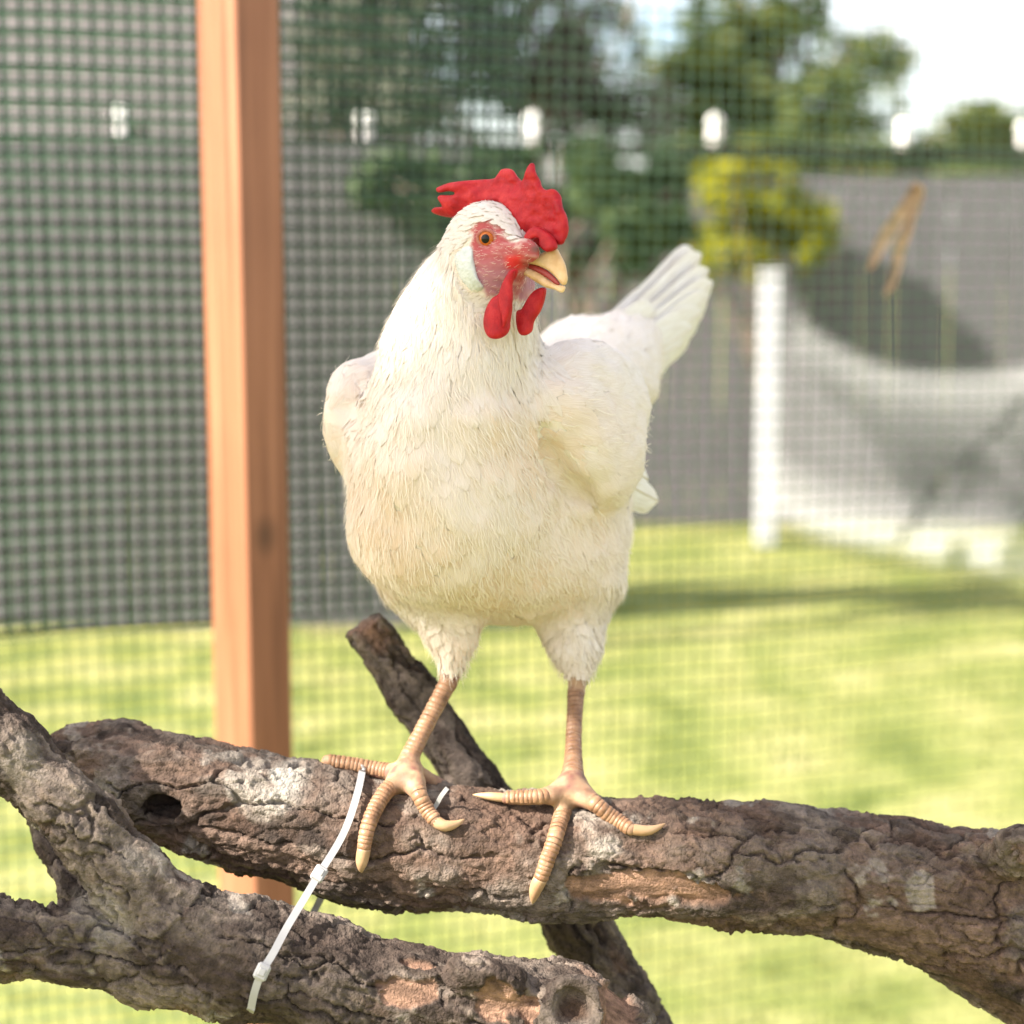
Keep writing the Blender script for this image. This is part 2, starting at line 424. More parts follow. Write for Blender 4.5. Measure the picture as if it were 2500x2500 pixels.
def tree(name, label, base, clumps, nleaf, leaf, lm, tm, seed, trunk_r=0.07, group=None, cat='tree', top=None, gaps=()):
    """clumps: list of (centre, radii); each gets a limb and a share of the leaves"""
    rs = np.random.RandomState(seed); base = np.asarray(base, float)
    root = empty(name, base, label, cat, group)
    cs = np.array([c for c, r in clumps]); top = cs.mean(0) if top is None else np.asarray(top, float)
    mb = MB(); m = 7
    tp = np.array([base + (top - base) * t + (rs.normal(0, 0.04, 3) * (0 < t < 1)) for t in np.linspace(0, 1, m)])
    mb.tube(tp, np.linspace(trunk_r, trunk_r * 0.45, m), 8)
    for c, r in clumps:
        c = np.asarray(c, float); s0 = tp[rs.randint(3, m - 1)]
        for e in range(3):
            t_ = c + rs.normal(0, 0.4, 3) * np.asarray(r)
            mid = (s0 + t_) / 2 + rs.normal(0, 0.08, 3)
            mb.tube(smooth_line([s0, mid, t_], 6), np.linspace(trunk_r * 0.4, trunk_r * 0.08, 6), 5)
    mb.build('trunk', tm, root, True)
    vol = np.array([np.prod(r) ** (2 / 3) for c, r in clumps]); vol /= vol.sum(); pts = []
    for (c, r), f in zip(clumps, vol):
        k = int(nleaf * f * 2.4); d = norm(rs.normal(0, 1, (k, 3))); u = rs.rand(k) ** 0.45
        q = np.asarray(c) + d * u[:, None] * np.asarray(r)
        g = vnoise(q * 2.6 / max(0.35, float(np.mean(r))) + seed) + 0.5 * vnoise(q * 9)
        q = q[g > np.sort(g)[int(len(g) * 0.55)]]; pts.append(q)
    pts = np.vstack(pts)
    for gp, gr_ in gaps:                                   # leaves cut away so the sun reaches chosen points
        dv = pts - gp; dv = dv - (dv @ SUN_TO)[:, None] * SUN_TO
        pts = pts[np.linalg.norm(dv, axis=1) > gr_ * (1 + 0.3 * vnoise(pts * 14))]
    k = len(pts)
    a = norm(rs.normal(0, 1, (k, 3))); a[:, 2] *= 0.5; a = norm(a); b = norm(np.cross(a, rs.normal(0, 1, (k, 3))))
    s = leaf * rs.uniform(0.6, 1.3, (k, 1))
    V = np.stack([pts - a * s * 0.5, pts + b * s * 0.28, pts + a * s * 0.6, pts - b * s * 0.28], 1).reshape(-1, 3)
    obj('crown', mk_mesh('crown', V, np.arange(4 * k).reshape(-1, 4), False), lm, root)
    return root
def W(x, y, d): return P(x, y, d)
def cl(x, y, d, rx, ry, rz=None):
    s = pxm(d); return (W(x, y, d), (rx * s, (rz or (rx + ry) / 2) * s, ry * s))
def gnd(x, d): q = W(x, 1200, d); return (q[0], q[1], 0.0)
BG = 'trees and shrubs round the lawn'
tree('evergreen_shrub', 'dense dark green shrub right behind the hen, in front of the fences', gnd(1405, 6.05),
     [cl(1010, 450, 6.08, 160, 80), cl(1180, 470, 6.05, 200, 130), cl(1400, 510, 6.0, 200, 130), cl(1570, 560, 6.0, 130, 110), cl(1640, 440, 6.1, 110, 80), cl(1500, 400, 6.1, 130, 70)],
     4600, 0.085, M['leaf_dark'], M['trunk'], 21, 0.04, group=BG, cat='shrub', top=W(1390, 520, 6.05))
tree('golden_shrub', 'bright yellow-green leafed shrub above the white post', gnd(1880, 8.55),
     [cl(1830, 440, 8.4, 130, 100), cl(1900, 560, 8.5, 150, 110), cl(1790, 620, 8.5, 110, 90)],
     2400, 0.085, M['leaf_yellow'], M['trunk'], 22, 0.04, group=BG, cat='shrub', top=W(1860, 520, 8.5))
tree('broadleaf_tree', 'tall tree with sunlit olive-green crown and open gaps to the sky', gnd(1950, 12.5),
     [cl(1850, 60, 12.5, 190, 110), cl(1980, 260, 12.3, 230, 120), cl(1720, 150, 12.6, 180, 150), cl(2100, 150, 12.4, 140, 80), cl(1750, 330, 12.4, 190, 110), cl(1900, -150, 12.5, 250, 150)],
     5200, 0.12, M['leaf_mid'], M['trunk'], 23, 0.11, group=BG, top=W(1900, 100, 12.5))
tree('grey_leaf_tree', 'tall grey-green tree with pale forked trunk beyond the fence', gnd(1300, 11.5),
     [cl(1050, 120, 11.5, 260, 170), cl(1350, 110, 11.4, 220, 190), cl(1150, -120, 11.6, 330, 150), cl(1500, 260, 11.4, 170, 130), cl(900, 270, 11.4, 170, 90), cl(800, 60, 11.6, 160, 150)],
     5600, 0.12, M['leaf_grey'], M['pale_trunk'], 24, 0.12, group=BG, top=W(1310, 130, 11.4))
tree('background_tree', 'low olive tree beyond the far end of the set-back fence', gnd(2420, 15),
     [cl(2380, 330, 15, 120, 90), cl(2520, 380, 15, 160, 110), cl(2270, 390, 15, 110, 60)],
     2400, 0.15, M['leaf_mid'], M['trunk'], 25, 0.09, group=BG, top=W(2420, 340, 15))

tree('young_tree', 'thin grey-green young tree in front of the clad building', gnd(870, 8.6),
     [cl(850, 90, 8.6, 150, 150), cl(770, 260, 8.6, 120, 80), cl(950, 230, 8.6, 150, 110), cl(900, -60, 8.6, 170, 120)], 3000, 0.09, M['leaf_grey'], M['trunk'], 33, 0.05, group=BG, top=W(870, 150, 8.6))
tree('olive_shrub', 'olive-green shrub rising behind the set-back fence and sheer cloth', gnd(2020, 9.9),
     [cl(1900, 400, 9.9, 150, 80), cl(2080, 420, 9.9, 160, 80), cl(2260, 440, 9.9, 150, 60), cl(2460, 450, 9.9, 160, 60), cl(1750, 400, 9.9, 130, 80)], 4200, 0.10, M['leaf_mid'], M['trunk'], 29, 0.05, group=BG, cat='shrub', top=W(2080, 440, 9.9))
# unseen tree added left of frame, crown placed to shade hen and perch
hc_ = np.array([0.02, 1.17, 1.02]); tcn = hc_ + SUN_TO * 6.5
tree('added_shade_tree', 'unseen leafy tree added beside the run to shade the perch', (tcn[0] - 0.7, tcn[1] - 0.6, 0),
     [(tcn, (0.62, 0.62, 0.58)), (tcn + np.array([0.22, -0.50, 0.10]), (0.55, 0.55, 0.50)), (tcn + np.array([-0.1, 0.20, -0.32]), (0.45, 0.42, 0.40)), (tcn + np.array([-0.5, -0.5, 0.2]), (0.6, 0.6, 0.5))],
     8500, 0.095, M['leaf_mid'], M['trunk'], 27, 0.09, group=BG, top=tcn + np.array([-0.3, -0.2, 0]),
     gaps=[(P(1130, 2060, 1.15), 0.122), (P(1060, 2420, 1.10), 0.090), (P(960, 800, 1.15), 0.040), (P(300, 1900, 1.12), 0.07)])  # crown gaps shaped to light feet, front branch, neck and fork

# ---- white post with a sheer white cloth tied to it
M['white_paint'] = noise_mat('white_paint', [(0.3, (0.40, 0.40, 0.43)), (0.7, (0.47, 0.47, 0.50))], 12, 0.55, bump=0.15, spec=0.35)
wp = empty('white_post', gnd(1872, 8.4), 'square white painted post with a cap, holding the sheer cloth', 'post')
q = np.array(gnd(1872, 8.4)); ph = W(1872, 668, 8.4)[2]
mb = MB(); mb.box((q[0], q[1], ph / 2), (0.09, 0.09, ph), bevel=0.008); mb.build('post_shaft', M['white_paint'], wp)
mb = MB(); mb.box((q[0], q[1], ph + 0.012), (0.105, 0.105, 0.025), bevel=0.006); mb.build('post_cap', M['white_paint'], wp)
m, ns, ls, b = mat('sheer_white_cloth')
b.inputs['Base Color'].default_value = (0.55, 0.55, 0.55, 1); b.inputs['Roughness'].default_value = 0.9
tl = ns.new('ShaderNodeBsdfTranslucent'); tl.inputs[0].default_value = (0.55, 0.55, 0.545, 1)
mx = node(ns, 'ShaderNodeMixShader', Fac=0.4); ls.new(b.outputs[0], mx.inputs[1]); ls.new(tl.outputs[0], mx.inputs[2])
tp_ = ns.new('ShaderNodeBsdfTransparent'); at = node(ns, 'ShaderNodeAttribute', attribute_name='Col')
mx2 = ns.new('ShaderNodeMixShader'); ls.new(at.outputs['Fac'], mx2.inputs[0]); ls.new(tp_.outputs[0], mx2.inputs[1]); ls.new(mx.outputs[0], mx2.inputs[2])
ls.new(mx2.outputs[0], ns['Material Output'].inputs[0]); M['cloth'] = m
S, T_ = 90, 60
su = np.linspace(0, 1, S); tv = np.linspace(0, 1, T_)
topc = smooth_line([(1880, 690, 8.35), (1990, 800, 8.2), (2180, 890, 7.95), (2420, 900, 7.7), (2660, 850, 7.2), (2900, 760, 6.9)], S)
botc = smooth_line([(1862, 1275, 8.35), (2000, 1335, 8.0), (2200, 1400, 7.6), (2420, 1462, 7.05), (2660, 1500, 6.7), (2900, 1500, 6.6)], S)
top3 = P(topc[:, 0], topc[:, 1], topc[:, 2]); bot3 = P(botc[:, 0], botc[:, 1], botc[:, 2]); bot3[:, 2] = np.maximum(bot3[:, 2], 0.05)
G = top3[:, None] * (1 - tv)[None, :, None] + bot3[:, None] * tv[None, :, None]
fold = 0.022 * np.sin(tv[None, :] * 34 + 3.0 * np.sin(su[:, None] * 2.2)) * su[:, None] ** 0.5 + 0.10 * np.sin(tv[None, :] * math.pi) * su[:, None]
G[..., 1] -= fold; G[..., 2] -= 0.5 * np.abs(fold) * np.sin(tv * math.pi)[None, :]
V = G.reshape(-1, 3); i = np.arange(S * T_).reshape(S, T_)
me = mk_mesh('sheer_cloth', V, np.stack([i[:-1, :-1], i[1:, :-1], i[1:, 1:], i[:-1, 1:]], -1).reshape(-1, 4))
den = 0.13 + 0.36 * sstep(0.60, 0.90, tv)[None, :] + 0.20 * (1 - sstep(0.0, 0.32, tv))[None, :] - 0.10 * (sstep(0.2, 0.6, su)[:, None] * np.exp(-((tv - 0.5) / 0.16) ** 2)[None, :])
den = np.clip(den * (1 - sstep(0.88, 1.0, tv))[None, :] * (0.35 + 0.65 * sstep(0.0, 0.06, tv))[None, :] + 0 * su[:, None], 0.0, 0.95).reshape(-1)
set_col(me, np.repeat(den[:, None], 3, 1))
cl_o = obj('sheer_cloth', me, M['cloth'])
tag(cl_o, 'sheer white cloth sweeping down from the white post in loose folds', 'cloth')
# far post that carries the other end
q2 = (top3[-1][0] + 0.06, top3[-1][1], 0)
wp2 = empty('white_post', q2, 'white painted post carrying the raised far end of the cloth', 'post')
mb = MB(); mb.box((q2[0], q2[1], top3[-1][2] / 2 + 0.02), (0.12, 0.12, top3[-1][2] + 0.04), bevel=0.008); mb.build('post_shaft', M['white_paint'], wp2)

# ---- light string on a dark rail above the fence
M['dark_wood'] = noise_mat('dark_rail', [(0.3, (0.012, 0.018, 0.010)), (0.7, (0.028, 0.034, 0.022))], 20, 0.8, stretch=(0.3, 1, 1), spec=0.2)
M['bulb'] = noise_mat('opal_bulb', [(0.3, (0.84, 0.83, 0.80)), (0.7, (0.90, 0.89, 0.86))], 10, 0.25, spec=0.5)
M['socket'] = noise_mat('white_socket', [(0.3, (0.66, 0.62, 0.62)), (0.7, (0.74, 0.70, 0.70))], 20, 0.5)
xs_ = np.linspace(-700, 3200, 14); rz = 1.80
ra = P(np.array([-700., 3200.]), np.array([372., 408.]), np.array([6.2, 7.15])); ra[:, 2] = 1.795 - 0.0
def on_rail(x):
    t = (x - 1250) / FPX     # solve for the point on the rail seen at column x
    d = ra[1] - ra[0]; s = (t * (ra[0] - CAM)[1] - (ra[0] - CAM)[0]) / (d[0] - t * d[1]); return ra[0] + d * s
rail = empty('rail', ra.mean(0) * np.array([1, 1, 0]), 'dark horizontal rail carrying white bulbs above the fences', 'rail')
mb = MB(); L = np.linalg.norm(ra[1] - ra[0]); dr = (ra[1] - ra[0]) / L
R3 = np.stack([dr, np.cross([0, 0, 1], dr), [0, 0, 1]], 1)
mb.box(ra.mean(0), (L, 0.035, 0.062), R3, bevel=0.004); mb.build('beam', M['dark_wood'], rail)
for s in (0.02, 0.98):
    c = ra[0] + (ra[1] - ra[0]) * s
    mb = MB(); mb.box((c[0], c[1] + 0.05, 0.9), (0.07, 0.06, 1.8), bevel=0.004); mb.build('rail_post', M['dark_wood'], rail)
prof = [(0.001, 0.0), (0.022, 0.0), (0.024, 0.02), (0.023, 0.055), (0.018, 0.06)]
g_ = MB(); g_.lathe([(0.016, 0.052)] + [(0.026 * math.sin(t) if t > 0.68 else 0.0163 + 0 * t, 0.084 - 0.030 * math.cos(t)) for t in np.linspace(0.5, math.pi, 12)], n=20)
globe_me = g_.mesh('globe', True); globe_me.materials.append(M['bulb'])
s_ = MB(); s_.lathe(prof, n=16); sock_me = s_.mesh('socket', True); sock_me.materials.append(M['socket'])
c_ = MB(); c_.box((0.055, 0, 0.022), (0.05, 0.03, 0.05), bevel=0.004); clip_me = c_.mesh('clip'); clip_me.materials.append(M['dark_wood'])
bl_lab = {315: 'white globe bulb on the rail beyond the post\'s sunlit side', 900: 'white globe bulb on the rail next to the post\'s shaded side',
          1300: 'white globe bulb on the rail right above the hen\'s comb', 1735: 'white globe bulb on the rail above the hen\'s tail',
          2185: 'white globe bulb on the rail above the dried leaf', 2480: 'white globe bulb on the rail at the end past the dried leaf'}
for x, lb in bl_lab.items():
    c = on_rail(x); c[2] += 0.025
    e = empty('string_light', c, lb, 'light bulb', 'white bulbs along the rail')
    for nm, me_ in (('socket', sock_me), ('globe', globe_me), ('clip', clip_me)): obj(nm, me_, None, e, local=True)
    e.rotation_euler = (RNG.uniform(-0.06, 0.06), RNG.uniform(-0.08, 0.08), RNG.uniform(0, 0.4) - 0.2)

# ---- coop post and green wire mesh
MESH_T = 0.33; MESH_Z0 = 2.10
mdir = norm(np.array([1.0, MESH_T, 0.0])); mnor = np.array([mdir[1], -mdir[0], 0.0])
morg = np.array([0.0, MESH_Z0 * math.cos(TILT) + 0.0, 0.0])
def mesh_pt(s, z, o=0.0): return morg + mdir * s + np.array([0, 0, z]) - mnor * o
M['wire_shaded'] = noise_mat('shaded_green_wire', [(0.3, (0.004, 0.030, 0.014)), (0.7, (0.010, 0.050, 0.022))], 40, 0.4, spec=0.5)  # overlap sheet's wire colour, darkened to stand in for shade
M['wire'] = noise_mat('sunlit_green_wire', [(0.3, (0.055, 0.13, 0.075)), (0.7, (0.09, 0.19, 0.11))], 40, 0.35, spec=0.6)  # front sheet's wire colour, lightened as if sunlit
wm = empty('wire_mesh', mesh_pt(0.1, 0), 'square green wire mesh wall stretched behind the hen', 'wire mesh')
PITCH = 0.019; WR = 0.0009
def wires(vertical, s0=-1.35, s1=1.75, z0=0.02, z1=2.15, PITCH=PITCH, back=0.0, skew=0.0, WR=WR):
    Vs, Fs, nv = [], [], 0
    ss = np.arange(s0, s1, PITCH); zs = np.arange(z0, z1, PITCH)
    rs = np.random.RandomState(31 + vertical)
    for t in (ss if vertical else zs):
        m = 40
        u = np.linspace(z0, z1, m) if vertical else np.linspace(s0, s1, m)
        s = np.full(m, t) if vertical else u; z = u if vertical else np.full(m, t)
        wob = 0.0026 * vnoise(np.stack([s * 6, z * 6, np.full(m, 3.0 + vertical)], 1)) + rs.normal(0, 0.0002)
        bulge = 0.018 * vnoise(np.stack([s * 1.7, z * 1.7, np.full(m, 9.0)], 1))
        s2 = s + (wob if vertical else 0); z2 = z + (0 if vertical else wob)
        p = morg + mdir * s2[:, None] + np.array([0, 0, 1.0]) * z2[:, None] - mnor * (bulge + back + skew * (z - z0) + (WR * 1.6 if vertical else 0))[:, None]
        a = mdir if vertical else np.array([0, 0, 1.0])
        ring = [a * WR, mnor * WR, -a * WR, -mnor * WR]
        V = np.stack([p + r for r in ring], 1).reshape(-1, 3); Vs.append(V)
        i = np.arange(m * 4).reshape(m, 4)
        Fs.append(np.stack([i[:-1], np.roll(i[:-1], -1, 1), np.roll(i[1:], -1, 1), i[1:]], -1).reshape(-1, 4) + nv); nv += len(V)
    return np.vstack(Vs), np.vstack(Fs)
for nm, v in (('upright_wires', 1), ('cross_wires', 0)):
    V, F = wires(v); tag(obj(nm, mk_mesh(nm, V, F), M['wire'], wm), kind='stuff')

# a second sheet of the same mesh overlaps behind the first on the sunlit side of the post
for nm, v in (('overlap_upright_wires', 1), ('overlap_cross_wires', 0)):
    V, F = wires(v, -1.35, 0.03, 0.93, 2.15, 0.0194, 0.05, 0.01, 0.0025); tag(obj(nm, mk_mesh(nm, V, F), M['wire_shaded'], wm), kind='stuff')
M['redwood'] = None
m, ns, ls, b = mat('redwood_post')
tc = ns.new('ShaderNodeTexCoord'); mp = node(ns, 'ShaderNodeMapping'); mp.inputs['Scale'].default_value = (38, 38, 1.1); ls.new(tc.outputs['Object'], mp.inputs[0])
n1 = node(ns, 'ShaderNodeTexNoise', Scale=2.0, Detail=7, Distortion=0.6); ls.new(mp.outputs[0], n1.inputs['Vector'])
n2 = node(ns, 'ShaderNodeTexNoise', Scale=3.5, Detail=4); ls.new(tc.outputs['Object'], n2.inputs['Vector'])
r = ramp(ns, [(0.25, (0.15, 0.056, 0.028)), (0.5, (0.28, 0.112, 0.058)), (0.75, (0.36, 0.16, 0.09))]); ls.new(n1.outputs[0], r.inputs[0])
r2 = ramp(ns, [(0.35, (0.72, 0.68, 0.66)), (0.65, (1, 1, 1))]); ls.new(n2.outputs[0], r2.inputs[0])
mxc = node(ns, 'ShaderNodeMix', data_type='RGBA', blend_type='MULTIPLY'); mxc.inputs[0].default_value = 0.6
ls.new(r.outputs[0], mxc.inputs[6]); ls.new(r2.outputs[0], mxc.inputs[7])
# one knot on the shaded face
kp = P(648, 1308, 1.905)
vm = node(ns, 'ShaderNodeVectorMath', operation='SUBTRACT'); vm.inputs[1].default_value = kp; ls.new(tc.outputs['Object'], vm.inputs[0])
mp2 = node(ns, 'ShaderNodeMapping'); mp2.inputs['Scale'].default_value = (1, 1, 0.6); ls.new(vm.outputs[0], mp2.inputs[0])
ln = node(ns, 'ShaderNodeVectorMath', operation='LENGTH'); ls.new(mp2.outputs[0], ln.inputs[0])
mr = node(ns, 'ShaderNodeMapRange'); mr.inputs[1].default_value = 0.004; mr.inputs[2].default_value = 0.017; mr.inputs[3].default_value = 0.85; mr.inputs[4].default_value = 0.0
ls.new(ln.outputs['Value'], mr.inputs[0])
mk = node(ns, 'ShaderNodeMix', data_type='RGBA'); ls.new(mr.outputs[0], mk.inputs[0]); ls.new(mxc.outputs[2], mk.inputs[6]); mk.inputs[7].default_value = (0.09, 0.035, 0.018, 1)
ls.new(mk.outputs[2], b.inputs['Base Color']); b.inputs['Roughness'].default_value = 0.5; b.inputs['Specular IOR Level'].default_value = 0.45
bp = node(ns, 'ShaderNodeBump', Strength=0.4, Distance=0.001); ls.new(n1.outputs[0], bp.inputs['Height']); ls.new(bp.outputs[0], b.inputs['Normal'])
M['redwood'] = m
pc = P(607, 1250, 1.945); pa = math.radians(33)
postR = np.array([[math.cos(pa), -math.sin(pa), 0], [math.sin(pa), math.cos(pa), 0], [0, 0, 1]])
mb = MB(); mb.box((pc[0], pc[1], 1.15), (0.053, 0.100, 2.3), postR, bevel=0.0025)
post = mb.build('coop_post', M['redwood']); tag(post, 'upright reddish timber post of the run, one side sunlit', 'post')

def hit(field, x, y, z0=1.0, z1=1.32):
    """first depth at which the view line through (x, y) meets a branch"""
    d = np.arange(z0, z1, 0.0006); f = field.sample(P(np.full(len(d), float(x)), np.full(len(d), float(y)), d))
    i = np.argmax(f < 0) if (f < 0).any() else int(np.argmin(f))
    return float(d[i])

# ================================================================== BRANCHES
def bark_mat(name):
    m, ns, ls, b = mat(name)
    at = node(ns, 'ShaderNodeAttribute', attribute_name='Col'); tc = ns.new('ShaderNodeTexCoord')
    n1 = node(ns, 'ShaderNodeTexNoise', Scale=160, Detail=8, Roughness=0.7); ls.new(tc.outputs['Object'], n1.inputs['Vector'])
    n2 = node(ns, 'ShaderNodeTexNoise', Scale=620, Detail=4); ls.new(tc.outputs['Object'], n2.inputs['Vector'])
    r = ramp(ns, [(0.3, (0.5, 0.48, 0.46)), (0.5, (0.95, 0.93, 0.92)), (0.72, (1.5, 1.42, 1.35))]); ls.new(n1.outputs[0], r.inputs[0])
    mx = node(ns, 'ShaderNodeMix', data_type='RGBA', blend_type='MULTIPLY'); mx.inputs[0].default_value = 1.0
    ls.new(at.outputs['Color'], mx.inputs[6]); ls.new(r.outputs[0], mx.inputs[7]); ls.new(mx.outputs[2], b.inputs['Base Color'])
    b.inputs['Roughness'].default_value = 0.88; b.inputs['Specular IOR Level'].default_value = 0.2
    ad0 = node(ns, 'ShaderNodeMath', operation='ADD'); ls.new(n1.outputs[0], ad0.inputs[0]); ls.new(n2.outputs[0], ad0.inputs[1])
    vo = node(ns, 'ShaderNodeTexVoronoi', feature='DISTANCE_TO_EDGE', Scale=120); wv = node(ns, 'ShaderNodeTexNoise', Scale=90, Detail=4); ls.new(tc.outputs['Object'], wv.inputs['Vector'])
    wm_ = node(ns, 'ShaderNodeVectorMath', operation='SCALE'); wm_.inputs['Scale'].default_value = 0.012; ls.new(wv.outputs['Color'], wm_.inputs[0])
    wa = node(ns, 'ShaderNodeVectorMath', operation='ADD'); ls.new(tc.outputs['Object'], wa.inputs[0]); ls.new(wm_.outputs[0], wa.inputs[1]); ls.new(wa.outputs[0], vo.inputs['Vector'])
    vr = node(ns, 'ShaderNodeMapRange'); vr.inputs[1].default_value = 0.0; vr.inputs[2].default_value = 0.10; ls.new(vo.outputs['Distance'], vr.inputs[0])
    ad = node(ns, 'ShaderNodeMath', operation='MULTIPLY_ADD'); ls.new(vr.outputs[0], ad.inputs[0]); ad.inputs[1].default_value = 0.16; ls.new(ad0.outputs[0], ad.inputs[2])
    bp = node(ns, 'ShaderNodeBump', Strength=0.9, Distance=0.0022); ls.new(ad.outputs[0], bp.inputs['Height']); ls.new(bp.outputs[0], b.inputs['Normal'])
    return m
M['bark'] = bark_mat('bark')
BROWN = np.array([0.060, 0.044, 0.036]); GREY = np.array([0.150, 0.122, 0.102]); RUST = np.array([0.112, 0.070, 0.051]); LICH = np.array([0.29, 0.26, 0.225]); BARE = np.array([0.27, 0.165, 0.115]); WHITE = np.array([0.42, 0.40, 0.36])
def px_blob(V, x, y, rx, ry, ang=0.0, soft=0.35):
    X, Y, D = proj(V); c, s = math.cos(ang), math.sin(ang)
    u = ((X - x) * c + (Y - y) * s) / rx; v = (-(X - x) * s + (Y - y) * c) / ry
    q = np.sqrt(u * u + v * v) + 0.45 * fbm(V * 75, 4)
    return 1 - sstep(1 - soft, 1 + soft * 0.3, q)
def bark(V, F, prims, seed, plate=0.030, amp=1.0, lichen=0.25, rust=0.3, bare=None, spots=(), dirs=None, calm=()):
    N = vert_normals(V, F)
    if dirs is None: t = np.broadcast_to(norm(prims[-1].b - prims[0].a), V.shape)
    else:
        ds = np.stack([np.min([q.d(V) for q in ch], 0) for ch, _ in dirs], 1)
        t = np.array([norm(np.asarray(d_, float)) for _, d_ in dirs])[ds.argmin(1)]
    along = (V * t).sum(1, keepdims=True)
    wrp = np.stack([fbm(V * 45 + k * 9, 4) for k in range(3)], 1)
    st = V - t * along * 0.74 + 0.0055 * wrp
    f1, f2, cid = worley(st / plate + seed); e = f2 - f1
    g1, g2, cid2 = worley((V - t * along * 0.45 + 0.003 * wrp) / (plate * 0.38) + seed * 2.1); e2 = g2 - g1
    lowf = fbm(V * 14 + seed, 3); n3 = fbm(st * 75 + seed, 4); n4 = fbm(V * 230, 4)
    msk = sstep(-0.35, 0.5, lowf + 0.4 * n3)
    fl = fbm((V - t * along * 0.5) * 55 + 3 * seed, 5)
    flake = sstep(0.10, 0.16, fl) + 0.8 * sstep(0.50, 0.56, fl) - 0.7 * (1 - sstep(-0.42, -0.36, fl))
    crack = (1 - sstep(0.0, 0.075, e)) * sstep(-0.55, 0.1, n3 + lowf * 0.5)
    h = (cid - 0.45) * 0.0020 * msk - 0.0055 * crack - 0.0018 * (1 - sstep(0.0, 0.10, e2)) * msk + (cid2 - 0.5) * 0.0006 \
        + 0.0018 * flake + 0.0008 * n3 + 0.0007 * n4 + 0.0018 * lowf
    for cb in calm: h = h * (1 - 0.8 * px_blob(V, *cb, soft=0.5))
    sm = np.zeros(len(V))
    if bare is not None:
        for bl_ in bare: sm = np.maximum(sm, px_blob(V, *bl_[:4], ang=bl_[4] if len(bl_) > 4 else 0.0, soft=0.10))
        along_n = fbm((V - t * along * 0.9) * 260, 3)
        h = h * (1 - sm) + sm * (-0.0035 + 0.0005 * along_n)
    V2 = V + N * (h * amp)[:, None]
    c = BROWN + (GREY - BROWN) * sstep(0.3, 0.7, cid * 0.6 + 0.3 + 0.35 * n3)[:, None]
    rm = sstep(0.15, 0.75, rust * 2 - 0.35 + lowf * 0.6 + (cid - 0.5) * 0.5 - fl * 0.7 + n3 * 0.2)[:, None]
    c = c + (RUST - c) * rm * 0.75
    c = c * (0.72 + 0.5 * cid2 + 0.25 * (cid - 0.5))[:, None] * (1 + 0.22 * n4)[:, None]
    lf = fbm(V * 33 + 5 * seed, 5)
    lm = (sstep(0.42, 0.62, lf + lichen - 0.25) * sstep(-0.3, 0.3, n3 + 0.4))[:, None]
    c = c + (LICH - c) * lm * 0.75
    for (x, y, rx, ry, an, colr, am) in spots:
        k = px_blob(V, x, y, rx, ry, an, 0.7)[:, None] * am; c = c + (colr - c) * k
    if bare is not None: c = c * (1 - sm[:, None]) + (BARE * (0.85 + 0.40 * along_n[:, None]) * (1 + 0.3 * n3[:, None])) * sm[:, None]
    return V2, np.clip(c, 0.01, 0.9)

# --- upper perch branch: (x, top edge, bottom edge)
edges = [(120, 1800, 1960), (190, 1772, 1985), (300, 1778, 2018), (400, 1800, 2040), (500, 1815, 2078), (600, 1838, 2116), (700, 1862, 2143), (800, 1882, 2172), (900, 1894, 2202),
         (1000, 1908, 2212), (1100, 1926, 2208), (1200, 1938, 2214), (1300, 1950, 2236), (1400, 1960, 2232), (1500, 1962, 2228), (1600, 1958, 2228), (1700, 1962, 2236), (1800, 1967, 2258),
         (1900, 1977, 2262), (2000, 1987, 2278), (2100, 1998, 2300), (2200, 2012, 2326), (2300, 2026, 2368), (2400, 2040, 2418), (2500, 2062, 2480), (2650, 2110, 2600), (2900, 2330, 2900), (3050, 2750, 3250)]
UBZ = 1.19
ub = [(x, (t + b_) / 2.0, UBZ + (0.03 if x < 400 else 0.0) * (400 - x) / 280.0, (b_ - t) / 2.0 * pxm(UBZ) * 0.97) for x, t, b_ in edges]
end = P(*ub[-1][:3])
UB = chain(ub, k=0.012)
UB.append(Cone(end, (end[0] + 0.10, end[1] + 0.03, 0.35), ub[-1][3], ub[-1][3] * 1.05, 0.02))
UB.append(Cone((end[0] + 0.10, end[1] + 0.03, 0.35), (end[0] + 0.12, end[1] + 0.05, -0.06), ub[-1][3] * 1.05, ub[-1][3] * 1.15, 0.02))
UB.append(Cone(P(2440, 2110, 1.17), P(2500, 2060, 1.12), 0.022, 0.012, 0.02))        # knot stub
vox = 0.00118
split = P(2700, 2000, UBZ)
UBF = Field(UB[:25] + [UB[-1]], vox)
UBF.sub(Ell(P(395, 1965, 1.165), (0.016, 0.02, 0.009), k=0.008))
V, F = UBF.surface()
V2, c = bark(V, F, [q for q in UB if True], 3.0, lichen=0.30, rust=0.42,
             bare=[(1560, 2165, 170, 42, 0.02), (1700, 2185, 120, 28, 0.05)],
             spots=[(690, 1905, 60, 75, 0.2, WHITE, 0.85), (640, 1960, 60, 50, 0.3, LICH, 0.6), (1050, 2050, 100, 40, 0.1, LICH, 0.7), (1000, 2000, 330, 120, 0.1, RUST, 0.55), (1250, 2050, 300, 110, 0.0, RUST, 0.5),
                    (1930, 2090, 300, 80, 0.1, GREY, 0.6), (1480, 2075, 45, 30, 0, LICH, 0.8)])
me = mk_mesh('perch_branch', V2, F); set_col(me, c)
perch = empty('perch_branch', (end[0] + 0.12, end[1] + 0.05, 0.0), 'thick rough-barked branch the hen stands on', 'branch')
obj('limb', me, M['bark'], perch)
UBF2 = Field(UB[25:-1], 0.003); V, F = UBF2.surface(); V2, c = bark(V, F, UB, 3.0, lichen=0.2); me = mk_mesh('limb_base', V2, F); set_col(me, c); obj('limb_base', me, M['bark'], perch)

